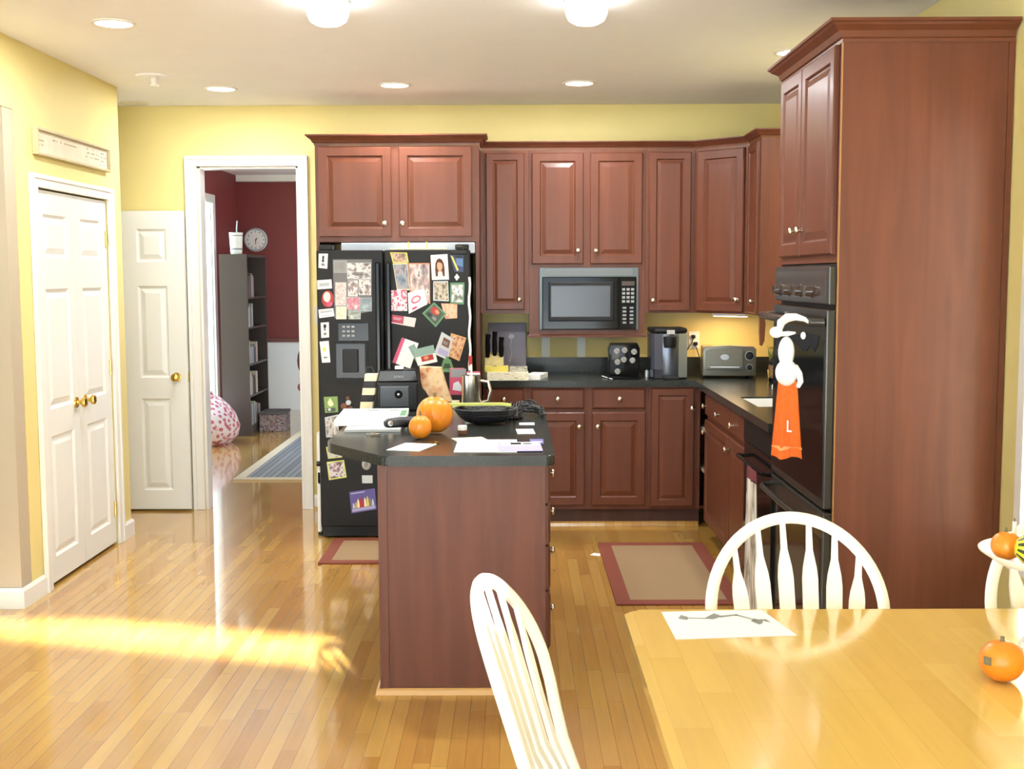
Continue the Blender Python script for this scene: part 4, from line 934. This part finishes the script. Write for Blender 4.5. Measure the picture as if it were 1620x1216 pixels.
# camera strap / netting pile
r = thing('tangled_net', 'tangled black net and strap on the back right of the island', 'netting', (.06, -2.40, ZI))
b = B(); random.seed(3)
for k in range(13):
    a = random.uniform(0, PI); pts = []
    for i in range(14):
        t = i/13; x = -.085+.16*t; pts.append((x+random.uniform(-.008, .008), -.12+.05*k*.35+random.uniform(-.02, .02), .008+.052*math.sin(PI*t)*abs(math.sin(a+k))+random.uniform(0, .008)))
    b.tube(pts, .0045, 6)
for k in range(9):
    y = -.12+.025*k; pts = [(-.08+.03*math.sin(k)+.002*i, y-.09+.018*i, .01+.045*math.sin(PI*i/9)) for i in range(10)]; b.tube(pts, .0035, 6)
b.obj('cords', 'weave', r, True)
b = B()
for k in range(9): b.lathe([(0, 0), (.011, .004), (.011, .012), (0, .016)], (-.10+.016*(k % 5), -.20-.028*(k//5)+.008*math.sin(k), 0), 8)
b.obj('beads', 'blackg', r, True)
# small jar
r = thing('spice_jar', 'little squat jar with white lid in front of the woven bowl', 'jar', (-.225, -3.10, ZI))
B().lathe([(0, 0), (.017, 0), (.019, .004), (.019, .018), (0, .018)], (0, 0, 0), 20).obj('jar', 'brownp', r, True); B().lathe([(0, 0), (.02, 0), (.02, .016), (.017, .019), (0, .019)], (0, 0, .0185), 20).obj('lid', 'white', r, True)
# foreground papers
sheet('index_card', 'small plain white card near the island front edge', 'card', -.405, -3.475, .135, .20, ZI, -.28, 'paper', .0012)
sheet('letter', 'large white letter with handwriting at the island front', 'letter', -.115, -3.45, .24, .34, ZI, 0, 'paper', .002, [(rc(.45, .75, .28, .36), 'lav'), (rc(.5, .7, .18, .22), 'lav')])
sheet('envelope', 'cream envelope poking out behind the letter on the island', 'envelope', -.185, -3.27, .13, .12, ZI, .3, 'cream', .0015)
sheet('greeting_card', 'lavender and white printed card at the right front of the island', 'card', .015, -3.49, .17, .24, ZI+.0025, .03, 'lav', .002, [(rc(.08, .95, .62, .95), 'paper'), (rc(.3, .55, .7, .9), 'lav'), (rc(.6, .8, .72, .85), 'greyp')])
sheet('ticket', 'narrow purple ticket sticking out at the island right corner', 'ticket', .085, -3.33, .055, .14, ZI, 0, 'purple', .0015, [(rc(.1, .9, .3, .5), 'greyw')])
sheet('receipt', 'curled white receipt on the right side of the island', 'receipt', .042, -3.02, .075, .16, ZI, .05, 'paper', .0012)
sheet('receipt', 'second white slip behind the curled receipt near the net', 'receipt', .05, -2.76, .07, .09, ZI, 0, 'greyw', .0012)
tag(B().tube([(-.03, 0, .004), (0, .012, .006), (.03, -.004, .004), (.012, -.02, .004), (-.01, -.03, .004)], .003, 6).obj('key_ring', 'steel', None, True, loc=(-.60, -3.12, ZI)), 'small silver keys lying near the clipped island corner', 'keys')
tag(B().tube([(-.02, 0, .004), (0, .02, .005), (.02, .0, .004), (.005, -.02, .004)], .003, 6).obj('gold_clip', 'brass', None, True, loc=(-.325, -3.38, ZI)), 'little gold clip beside the small white card on the island', 'clip')

# ------------------------------------------------------------------ plush on oven handle
r = thing('hanging_hand_towel', 'orange hand towel topped by a white plush ghost hanging from the oven handle', 'hand towel', (1.016, -3.66, 0), math.radians(50))
M['plush'] = mat('white_plush', S(246, 244, 244), .9, bump=.15, scale=80)
M['orangecloth'] = mat('orange_terry', S(226, 108, 38), .95, var=.07, scale=60, bump=.2)
def blob(b, c, rx, ry, rz_, n=16): b.lathe([(math.sin(PI*i/n), -math.cos(PI*i/n)) for i in range(n+1)], (0, 0, 0), 18); return b
def ball(name, c, rr, m_, parent):
    b = B().lathe([(0 if i in (0, 16) else math.sin(PI*i/16), -math.cos(PI*i/16)) for i in range(17)], (0, 0, 0), 20)
    bmesh.ops.scale(b.bm, verts=b.bm.verts, vec=rr); bmesh.ops.translate(b.bm, verts=b.bm.verts, vec=c)
    return b.obj(name, m_, parent, True)
ball('head', (0, .008, 1.312), (.026, .031, .058), 'plush', r)
ball('body', (-.002, .004, 1.235), (.032, .044, .050), 'plush', r)
B().tube([(0, -.03, 1.262), (-.008, -.050, 1.235), (-.008, -.056, 1.205), (-.006, -.045, 1.185)], [.009, .012, .011, .008], 10).obj('arm', 'plush', r, True)
B().tube([(-.008, .034, 1.392), (-.010, .026, 1.422), (-.012, .0, 1.440), (-.012, -.035, 1.444), (-.010, -.068, 1.436), (-.008, -.090, 1.420)], [.010, .016, .017, .013, .009, .003], 12).obj('crescent_hat', 'plush', r, True)
ball('bobble', (-.010, .045, 1.385), (.018, .026, .021), 'plush', r)
B().tube([(-.005, .03, 1.378), (-.006, .0, 1.381), (-.005, -.03, 1.385)], [.009, .010, .004], 8).obj('brim', 'plush', r, True)
b = B(); b.prism([(.058, 1.322), (.050, 1.355), (.02, 1.372), (-.03, 1.372), (-.055, 1.385), (-.08, 1.382), (-.118, 1.376), (-.112, 1.34), (-.100, 1.316), (-.090, 1.335), (-.08, 1.342), (-.068, 1.318), (-.055, 1.316), (-.03, 1.345), (0, 1.36), (.035, 1.345), (.044, 1.325)], .008, .020, 'yz', .003)
b.obj('black_ribbon', mat('black_felt', S(28, 28, 34), .9), r)
ball('eye_bead', (.002, -.058, 1.375), (.007, .010, .014), 'white', r)
drape(.075, 1.205, .915, .0, 2.5, .007, .62, n=40).obj('towel', 'orangecloth', r, True)
drape(.119, .958, .949, -.0, 2.5, .0072, .0, n=40, mz=2, th=.008).obj('woven_stripe', mat('pale_stripe', S(240, 170, 110), .9), r, True)
b = B(); b.box(-.0145, -.0115, -.012, -.007, 1.015, 1.058).box(-.0145, -.0115, -.026, -.012, 1.015, 1.021); b.obj('l_mark', 'white', r)  # small white L-shaped mark on the towel

# ------------------------------------------------------------------ floor mats
def floor_mat(label, x0, x1, y0, y1, bw):
    r = thing('floor_mat', label, 'mat', ((x0+x1)/2, (y0+y1)/2, 0))
    w, d = (x1-x0)/2, (y1-y0)/2
    B().box(-w, w, -d, -d+bw, .0005, .010, .002).box(-w, w, d-bw, d, .0005, .010, .002).box(-w, -w+bw, -d+bw, d-bw, .0005, .010, .002).box(w-bw, w, -d+bw, d-bw, .0005, .010, .002).obj('border', 'matborder', r)
    B().box(-w+bw, w-bw, -d+bw, d-bw, .0005, .008).obj('field', 'matrug', r)
floor_mat('tan kitchen mat with brick red border on the floor before the sink', .487, 1.112, -2.43, -1.10, .075)
floor_mat('tan mat with brick red border on the floor before the refrigerator', -1.105, -.35, -1.585, -.955, .065)
tag(B().prism([(-.03, -.02), (.025, -.045), (.03, .01), (-.005, .03)], .0003, .0012).obj('paper_scrap', 'paper', None, loc=(.455, -1.36, 0)), 'small scrap of white paper on the floor left of the sink mat', 'scrap')

# ------------------------------------------------------------------ table
def tabletop(b, x0, x1, y0, y1, z0, z1, rad):
    b.prism(rounded([(x0, y0), (x1, y0), (x1, y1), (x0, y1)], rad, 8), z0, z1, 'xy', .008)
TX0, TX1, TY0, TY1 = .275, 1.60, -6.12, -5.075
r = thing('dining_table', 'honey butcher-block dining table with rounded corners and white legs', 'table', (0, 0, 0))
b = B(); tabletop(b, TX0, TX1, TY0, TY1, .71, .74, .055); b.obj('tabletop', 'table', r)
b = B(); b.box(.5, 1.4, -5.85, -5.82, .65, .7095).box(.5, 1.4, -5.38, -5.35, .65, .7095).box(.5, .53, -5.82, -5.38, .65, .7095).box(1.37, 1.4, -5.82, -5.38, .65, .7095)
b.obj('apron', 'chairw', r)
for x in (.78, 1.12):
    B().lathe([(.03, .05), (.06, .08), (.05, .14), (.038, .30), (.05, .45), (.06, .55), (.05, .60), (.08, .66), (.08, .7095), (0, .7095)], (x, -5.6, 0), 24).obj('pedestal', 'chairw', r, True)
B().box(.62, 1.28, -5.64, -5.56, .08, .12, .01).box(.64, .70, -5.90, -5.30, .0, .08, .01).box(1.20, 1.26, -5.90, -5.30, .0, .08, .01).obj('foot', 'chairw', r)
# chairs: sitter faces +y
def chair(label, loc, rz, group=None):
    r = thing('dining_chair', label, 'chair', loc, rz, group)
    b = B(); b.prism(rounded([(-.215, -.20), (.215, -.20), (.225, .20), (-.225, .20)], [.05, .05, .07, .07], 6), .398, .432, 'xy', .012); b.obj('seat', 'chairw', r, 40)
    lean = math.tan(math.radians(17.5))
    Y = lambda z, x=.232: -.155-(z-.45)*lean-.036*max(0, 1-(x/.232)**2)*min(1, (z-.43)/.12)
    pts = [(.184, 0, .434), (.198, 0, .52), (.214, 0, .59), (.227, 0, .65)]
    for i in range(33):
        a = PI*i/32; pts.append((.232*math.cos(a), 0, .702+.232*math.sin(a)))
    pts += [(-.227, 0, .65), (-.214, 0, .59), (-.198, 0, .52), (-.184, 0, .434)]
    pts = [(x, Y(z, x), z) for x, _, z in pts]
    B().tube(pts, .0165, 10, flat=.85, up=(0, 1, lean)).obj('hoop_back', 'chairw', r, True)
    for xb, xt in ((-.135, -.178), (-.088, -.118), (-.036, -.050), (.016, .022), (.070, .092), (.122, .160)):
        zt = .702+.232*math.sqrt(max(0, 1-(xt/.232)**2))-.006
        b = B(); f = []; k = []
        prof = [(0, .011), (.12, .013), (.25, .018), (.50, .0205), (.70, .0205), (.76, .0175), (.85, .0085), (1, .0065)]
        for t, w in prof:
            z = .434+(zt-.434)*t; x = xb+(xt-xb)*t; y = Y(z, x)
            f.append([b.bm.verts.new((x-w, y+.006, z)), b.bm.verts.new((x+w, y+.006, z)), b.bm.verts.new((x+w, y-.006, z)), b.bm.verts.new((x-w, y-.006, z))])
        for p, q in zip(f, f[1:]):
            for i in range(4): b.bm.faces.new((p[i], p[(i+1) % 4], q[(i+1) % 4], q[i]))
        b.bm.faces.new(f[0]); b.bm.faces.new(f[-1]); b.obj('arrow_slat', 'chairw', r)
    lg = []
    for sx in (-1, 1):
        for sy in (-1, 1):
            t0 = Vector((.13*sx, .12*sy, .397)); t1 = Vector((.20*sx, .19*sy-.01, 0)); lg.append((t0, t1))
            ps = [t0.lerp(t1, t) for t in (0, .1, .3, .36, .40, .44, .6, .85, 1)]
            B().tube(ps, [.014, .016, .022, .016, .022, .016, .021, .015, .012], 12).obj('leg', 'chairw', r, True)
    for i, j in ((0, 1), (2, 3)):
        p = lg[i][0].lerp(lg[i][1], .55); q = lg[j][0].lerp(lg[j][1], .55)
        B().tube([p, (p+q)/2, q], [.009, .014, .009], 10).obj('stretcher', 'chairw', r, True)
    p = (lg[0][0].lerp(lg[0][1], .55)+lg[1][0].lerp(lg[1][1], .55))/2; q = (lg[2][0].lerp(lg[2][1], .55)+lg[3][0].lerp(lg[3][1], .55))/2
    B().tube([p, (p+q)/2, q], [.009, .014, .009], 10).obj('stretcher', 'chairw', r, True)
    return r
ch = chair('white hoop-back chair at the far side of the table, before the tall cabinet', (.755, -5.195, 0), PI, 'white hoop-back chairs')
dup(ch, (1.505, -5.195, 0), PI, 'white hoop-back chair at the far right, behind the dish of gourds', 'white hoop-back chairs')
dup(ch, (.26, -5.60, 0), -PI/2-math.radians(9), 'white hoop-back chair at the left end of the table, seen edge-on', 'white hoop-back chairs')
# things on the table
ZB = .7405
scr = [([(.12, .72), (.17, .86), (.22, .78), (.20, .66)], 'greyink'), ([(.2, .76), (.38, .72), (.40, .68), (.2, .72)], 'greyink'), ([(.36, .70), (.44, .82), (.52, .74), (.44, .66)], 'greyink'), ([(.44, .82), (.50, .90), (.54, .80), (.70, .84), (.71, .80), (.52, .72)], 'greyink'), ([(.70, .84), (.82, .62), (.80, .60), (.68, .80)], 'greyink'), ([(.76, .56), (.82, .66), (.88, .58), (.84, .46), (.80, .42)], 'greyink'), ([(.86, .62), (.92, .62), (.93, .50), (.89, .52)], 'greyink')]
b = B(); mats = ['paper']; P4 = [(.378, -5.33), (.672, -5.302), (.632, -5.085), (.372, -5.100)]
b.prism(P4, ZB, ZB+.0008)
for pts, m_ in scr:
    mats.append(m_); b.mi = len(mats)-1; out = []
    for u, v in pts:
        bot = Vector(P4[0])*(1-u)+Vector(P4[1])*u; top = Vector(P4[3])*(1-u)+Vector(P4[2])*u; w = bot*(1-v)+top*v
        out.append((w.x, w.y, ZB+.0011))
    b.poly(out)
tag(b.obj('drawing_sheet', mats), 'white sheet with a grey pencil scribble at the far edge of the table', 'paper')
r = pumpkin('pumpkin', 'mini orange pumpkin with dark patch sitting on the dining table', (1.03, -5.62, ZB), .0465, .93, 0, stem_h=.012)
b = B(); b.box(-.009, .007, -.003, .0, -.008, .009); o = b.obj('dark_patch', 'stem', r); o.location = (-.0385, -.0245, .050); o.rotation_euler = (0, 0, -1.0)
r = thing('footed_dish', 'white footed dish of gourds at the right end of the table', 'dish', (1.24, -5.40, ZB))
B().lathe([(0, 0), (.075, 0), (.07, .012), (.02, .03), (.014, .08), (.02, .165), (.06, .180), (.13, .198), (.168, .222), (.170, .226), (.165, .226), (.125, .204), (.05, .188), (0, .186)], (0, 0, 0), 48).obj('dish', 'white', r, 40)
r = pumpkin('gourd', 'mini orange gourd at the left rim of the white dish', (1.125, -5.395, ZB+.207), .034, .95, 8, stem_h=.012, cat='gourd', depth=.06)
r = thing('gourd', 'yellow gourd with dark green stripes in the white dish', 'gourd', (1.182, -5.475, ZB+.2425))
b = B()
n = 40; rings = []; prof = [(0, -.068), (.018, -.064), (.034, -.045), (.041, -.015), (.040, .015), (.034, .045), (.022, .075), (.012, .09), (0, .094)]
b.lathe(prof, (0, 0, 0), n, 'x')
for f in b.bm.faces:
    c = f.calc_center_median(); a = math.atan2(c.z, c.y); k = int((a+PI)/(2*PI)*10*2)
    f.material_index = 1 if (k % 2 == 0 and -.058 < c.x < .02) else 0
o = b.obj('skin', ['yel_gourd', 'green_d'], r, True); o.rotation_euler = (0, math.radians(8), math.radians(-14))
B().tube([(.092, -.022, -.012), (.115, -.028, -.008)], [.006, .004], 8).obj('stem', 'stem', r, True)
pumpkin('gourd', 'round orange gourd at the back of the white dish', (1.262, -5.355, ZB+.201), .045, .95, 8, stem_h=.014, cat='gourd', depth=.05)
r = thing('taper_candle', 'thin white taper candle standing in the dish behind the gourds', 'candle', (1.168, -5.335, ZB+.204))
B().lathe([(0, 0), (.006, 0), (.005, .078), (0, .078)], (0, 0, 0), 10).obj('candle', 'white', r, True); B().lathe([(.001, 0), (.001, .008)], (0, 0, .078), 6).obj('wick', 'ink', r)

# ------------------------------------------------------------------ dining room
r = thing('bookcase', 'tall dark brown open bookcase in the red room', 'bookcase', (-2.93, 3.73, 0))
# open front towards +x
b = B(); b.box(0, .275, 0, .022, 0, 1.815).box(0, .275, .878, .90, 0, 1.815).box(0, .012, .022, .878, 0, 1.815).box(.012, .275, .022, .878, 1.79, 1.815).box(.012, .265, .022, .878, 0, .08)
b.obj('frame', 'espresso', r)
SH = (.08, .385, .70, 1.07, 1.37)
for z in SH: B().box(.013, .27, .0225, .8775, z, z+.018).obj('shelf', 'espresso', r)
random.seed(11)
bc = [S(190, 190, 186), S(150, 146, 142), S(96, 90, 94), S(196, 160, 140), S(150, 158, 164), S(92, 60, 56), S(206, 200, 184), S(60, 70, 84)]
bm_ = [mat('book_cover_%d' % i, c, .6) for i, c in enumerate(bc)]
cw = ['pale grey', 'mid grey', 'charcoal', 'peach', 'blue grey', 'maroon', 'cream', 'navy']
ords = ['nearest', 'second', 'third', 'fourth', 'fifth', 'sixth', 'seventh', 'eighth', 'ninth', 'tenth', 'eleventh']
shn = ['bottom', 'second lowest', 'middle', 'fourth', 'top']
for si, z in enumerate(SH):
    y = 3.73+.026
    for k in range((11, 9, 10, 6, 8)[si]):
        th = random.uniform(.03, .06); h = random.uniform(.15, .24); d = random.uniform(.14, .19); ci = random.randrange(8)
        b = B(); b.box(-d, 0, 0, th, 0, h, .002); b.mi = 1; b.box(-d+.004, -.006, .003, th-.003, h+.0002, h+.001)
        o = b.obj('book', [bm_[ci], 'cream'], None, loc=(-2.93+.262, y, z+.0185)); tag(o, '%s book, %s from the near end of the bookcase %s shelf' % (cw[ci], ords[k], shn[si]), 'book', 'books in the dark bookcase')
        y += th+.0015
r = thing('ceramic_vase', 'white patterned vase holding a stick on top of the bookcase', 'vase', (-2.785, 3.86, 1.8155))
B().lathe([(0, 0), (.05, 0), (.056, .01), (.058, .04), (.066, .20), (.07, .215), (.063, .215), (.052, .03), (0, .02)], (0, 0, 0), 28).obj('vase', mat('vase_glaze', S(222, 220, 210), .3, var=.06, scale=14), r, 40)
B().lathe([(.0595, .045), (.0605, .06)], (0, 0, 0), 28, cap=False).obj('band', 'greyp', r)
B().lathe([(.0665, .18), (.0675, .19)], (0, 0, 0), 28, cap=False).obj('band', 'greyp', r)
tag(B().tube([(0, 0, 0), (.015, 0, .16), (.012, 0, .22), (.02, 0, .31)], .006, 8).tube([(.012, 0, .20), (.028, 0, .19), (.04, 0, .165)], .005, 6).obj('twig', 'greyw', None, True, loc=(-2.79, 3.86, 1.8365)), 'thin pale twig standing in the vase on the bookcase', 'twig')
r = thing('wall_clock', 'round white clock on the red wall right of the bookcase', 'clock', (-3.066, 6.079, 2.024))
b = B(); b.lathe([(0, .0), (.135, 0), (.14, .02), (.125, .035), (.112, .022), (0, .022)], (0, 0, 0), 40, '-y'); b.obj('case', 'greyw', r, 40)
B().lathe([(0, .0225), (.111, .0225), (.111, .0235), (0, .0235)], (0, 0, 0), 40, '-y').obj('face', 'white', r)
b = B()
for i in range(12):
    a = i*PI/6; b.box(.095*math.cos(a)-.005, .095*math.cos(a)+.005, -.0255, -.0238, .095*math.sin(a)-.007, .095*math.sin(a)+.007)
b.obj('numerals', 'ink', r)
B().prism([(-.005, .005), (.005, .005), (.003, -.055), (-.003, -.055)], -.0275, -.026, 'xz').obj('hour_hand', 'ink', r)
B().prism([(-.005, -.01), (.012, .0), (.02, .03), (.0, .01)], -.0295, -.028, 'xz').obj('minute_hand', 'ink', r)
M['bean'] = None
m, nt, p = newmat('pink_spotted_cotton'); N = nt.nodes.new; L = nt.links.new
tc = N('ShaderNodeTexCoord'); vo = N('ShaderNodeTexVoronoi'); vo.inputs['Scale'].default_value = 25
rp = N('ShaderNodeValToRGB'); e = rp.color_ramp.elements; e[0].position = .42; e[0].color = S(204, 110, 124); e[1].position = .52; e[1].color = S(240, 226, 226); 
L(tc.outputs['Object'], vo.inputs['Vector']); L(vo.outputs['Distance'], rp.inputs[0]); L(rp.outputs[0], p.inputs['Base Color']); p.inputs['Roughness'].default_value = .9; M['bean'] = m
b = B().lathe([(0, 0), (.24, .0), (.33, .07), (.36, .17), (.32, .28), (.24, .36), (.14, .43), (.05, .47), (.03, .50), (0, .505)], (0, 0, 0), 40, 'z', .76, 1.0, wob=lambda a, h: 1+.03*math.sin(a*5+h*9))
tag(b.obj('bean_bag', 'bean', None, True, loc=(-2.935, 3.25, .001)), 'pink and white spotted bean bag on the floor of the red room', 'bean bag')
r = thing('storage_box', 'grey patterned storage box with lid on the floor beside the bookcase', 'box', (-2.515, 4.25, 0))
M['boxp'] = blotch('patterned_board', [S(70, 62, 66), S(140, 128, 130), S(190, 176, 176), S(90, 76, 84), S(206, 140, 150)], 6, 12, .6)
B().box(-.125, .125, -.18, .18, .001, .175, .004).obj('box', 'boxp', r); B().box(-.132, .132, -.187, .187, .176, .20, .004).obj('lid', mat('box_lid_board', S(104, 100, 102), .6, var=.15, scale=20), r)
M['rug'] = plank('ribbed_rug', [S(118, 118, 120), S(142, 142, 144), S(104, 106, 112)], .05, 3.0, .95, swap=True, gap=.006, bump=0)
r = thing('area_rug', 'grey ribbed rug with cream border on the red room floor', 'rug', (-1.2, 2.65, 0))
B().box(-.94, .94, -1.44, 1.44, .0005, .012).obj('field', 'rug', r)
b = B(); b.box(-1.02, -.941, -1.52, 1.52, .0005, .014).box(.941, 1.02, -1.52, 1.52, .0005, .014).box(-.941, .941, -1.52, -1.441, .0005, .014).box(-.941, .941, 1.441, 1.52, .0005, .014); b.obj('border', mat('rug_border', S(206, 190, 160), .95), r)
# upholstered chair just inside the doorway
r = thing('upholstered_chair', 'mauve round-backed chair seen past the right side of the doorway', 'chair', (-1.98, 4.6, .0145))
M['mauve'] = mat('mauve_velvet', S(140, 84, 98), .8)
b = B(); b.prism([(.35*math.cos(2*PI*i/30), .68+.30*math.sin(2*PI*i/30)) for i in range(30)], -.05, .02, 'xz', .015); b.obj('backrest', 'mauve', r, 40)
B().box(-.27, .27, -.5, -.06, .40, .48, .03).obj('seat', 'mauve', r)
for x in (-.22, .22):
    for y in (-.45, -.03): B().lathe([(.015, 0), (.022, .40)], (x, y, 0), 10).obj('leg', 'espresso', r)

# ------------------------------------------------------------------ wall sign
r = thing('wall_sign', 'long shallow framed sign with faint writing above the closet doors', 'sign', (XL+.001, -1.575, 2.275), PI/2)
M['signw'] = mat('weathered_white_board', S(212, 202, 178), .7, var=.06, scale=12)
M['signf'] = mat('worn_frame_wood', S(190, 176, 140), .6, var=.1, scale=16)
B().box(-.52, .52, -.012, 0, -.055, .055).obj('board', 'signw', r)
b = B(); b.box(-.535, .535, -.03, 0, .0555, .068, .002).box(-.535, .535, -.03, 0, -.068, -.0555, .002).box(-.535, -.5205, -.03, 0, -.0555, .0555, .002).box(.5205, .535, -.03, 0, -.0555, .0555, .002); b.obj('frame', 'signf', r)
b = B(); random.seed(5)
for x0, x1, z0, n in ((-.49, -.42, .03, 3), (-.30, .05, .025, 1), (.18, .38, .035, 3), (.40, .50, .03, 4)):
    for k in range(n):
        z = z0-.022*k; x = x0
        while x < x1-.01:
            w = random.uniform(.006, .018)
            if random.random() < .75: b.box(x, min(x+w, x1), -.0128, -.0121, z-.004, z+.003)
            x += w+.006
b.obj('writing', mat('faded_lettering', S(150, 136, 108), .7), r)

# ------------------------------------------------------------------ ceiling fixtures and lamps
def lamp_light(name, loc, power, size, col=(.96, .98, 1.0)):
    l = bpy.data.lights.new(name, 'AREA'); l.shape = 'DISK'; l.size = size; l.energy = power; l.color = col
    o = bpy.data.objects.new(name, l); C.objects.link(o); o.location = loc; return o
LW = 12
def recessed(x, y, label, lit=True):
    r = thing('recessed_light', label, 'ceiling light', (x, y, ZC-.0005), 0, 'recessed ceiling lights')
    B().lathe([(.080, 0), (.098, 0), (.098, -.006), (.085, -.008), (.080, -.005), (.080, 0)], (0, 0, 0), 36, cap=False).obj('trim_ring', 'trim', r, True)
    B().lathe([(0, -.0035), (.0795, -.0035), (.0795, -.0015), (0, -.0015)], (0, 0, 0), 36).obj('lens', 'glow' if lit else 'offlamp', r)
    if lit: lamp_light('lamp', (x, y, ZC-.02), LW, .15)
recessed(-1.783, -.73, 'lit round recessed ceiling light left of the doorway line')
recessed(-.716, -.846, 'lit round recessed ceiling light above the refrigerator')
recessed(.384, -.89, 'lit round recessed ceiling light above the microwave wall')
recessed(-1.80, -2.62, 'lit round recessed ceiling light nearest the closet wall sign')
recessed(1.43, -1.85, 'lit recessed ceiling light half hidden by the tall cabinet crown')
recessed(-2.50, -.16, 'unlit recessed ceiling light in the corner by the back wall', False)
def globe(x, y, label):
    r = thing('ceiling_globe_light', label, 'ceiling light', (x, y, ZC-.0005), 0, 'globe ceiling lights')
    B().lathe([(0, 0), (.092, 0), (.092, -.012), (.084, -.014), (0, -.014)], (0, 0, 0), 36).obj('base', 'trim', r, True)
    B().lathe([(0, -.0145), (.083, -.0145), (.087, -.03), (.086, -.055), (.075, -.08), (.05, -.095), (0, -.10)], (0, 0, 0), 36).obj('globe', 'glowb', r, True)
    lamp_light('lamp', (x, y, ZC-.115), LW, .15)
globe(-.775, -3.02, 'glowing drum ceiling light over the left of the island')
globe(.30, -3.02, 'glowing drum ceiling light over the right of the island')
r = thing('fire_sprinkler', 'small white sprinkler on a round ceiling plate near the closet', 'sprinkler', (-2.05, -1.20, ZC-.0005))
B().lathe([(0, 0), (.10, 0), (.095, -.008), (.04, -.012), (0, -.012)], (0, 0, 0), 36).obj('plate', 'ceiling', r, True)
B().lathe([(0, -.0125), (.022, -.0125), (.022, -.045), (.026, -.05), (.024, -.06), (0, -.062)], (0, 0, 0), 18).obj('head', 'trim', r, True)
lamp_light('undercabinet', (1.40, -.30, 1.318), 2.6, .25, (1, .66, .34))

# ------------------------------------------------------------------ outside and daylight
struct(B().box(-40, 40, -40, 40, -.5, -.3).obj('ground', mat('pale_ground', S(206, 208, 206), .9)))
struct(B().box(-6.5, 9, -7.6, -.96, 2.6, 2.7).obj('sun_block_slab', 'trim', loc=(0, -9.0, 0), rot=(0, 0, BAY)))  # unseen slab added to cut the sun down to one floor band
sc = bpy.context.scene
w = bpy.data.worlds.new('sky'); sc.world = w; w.use_nodes = True
bg = w.node_tree.nodes['Background']; bg.inputs[0].default_value = (.68, .86, 1.0, 1); bg.inputs[1].default_value = 4.4
sl = bpy.data.lights.new('sun', 'SUN'); sl.energy = 60; sl.angle = math.radians(.9); sl.color = (1, .97, .92)
so = bpy.data.objects.new('sun', sl); C.objects.link(so)
dirv = Vector((-.31, 1, -.38)).normalized()
so.rotation_euler = dirv.to_track_quat('-Z', 'Y').to_euler()
def portal(loc, rot, sx, sy):
    l = bpy.data.lights.new('portal', 'AREA'); l.shape = 'RECTANGLE'; l.size = sx; l.size_y = sy
    l.cycles.is_portal = True
    o = bpy.data.objects.new('portal', l); C.objects.link(o); o.location = loc; o.rotation_euler = rot
portal((-.75, -8.78, 1.28), (PI/2, 0, BAY), 4.2, 2.3)
portal((XR-.03, -4.23, 1.36), (0, PI/2, 0), 1.5, .48)
portal((-6.48, -6.1, 1.15), (0, -PI/2, 0), 2.3, 2.2)
portal((-3.24, 3.6, 1.2), (0, -PI/2, 0), 2.4, 2.4)
portal((.87, 2.8, 1.55), (0, PI/2, 0), 1.3, 2.4)

vs = sc.view_settings
vs.view_transform = 'Standard'; vs.look = 'None'; vs.gamma = 1; vs.use_curve_mapping = False
vs.exposure = 0.7
sc.cycles.use_denoising = True
sc.cycles.max_bounces = 8; sc.cycles.diffuse_bounces = 5; sc.cycles.glossy_bounces = 4
sc.cycles.sample_clamp_indirect = 8
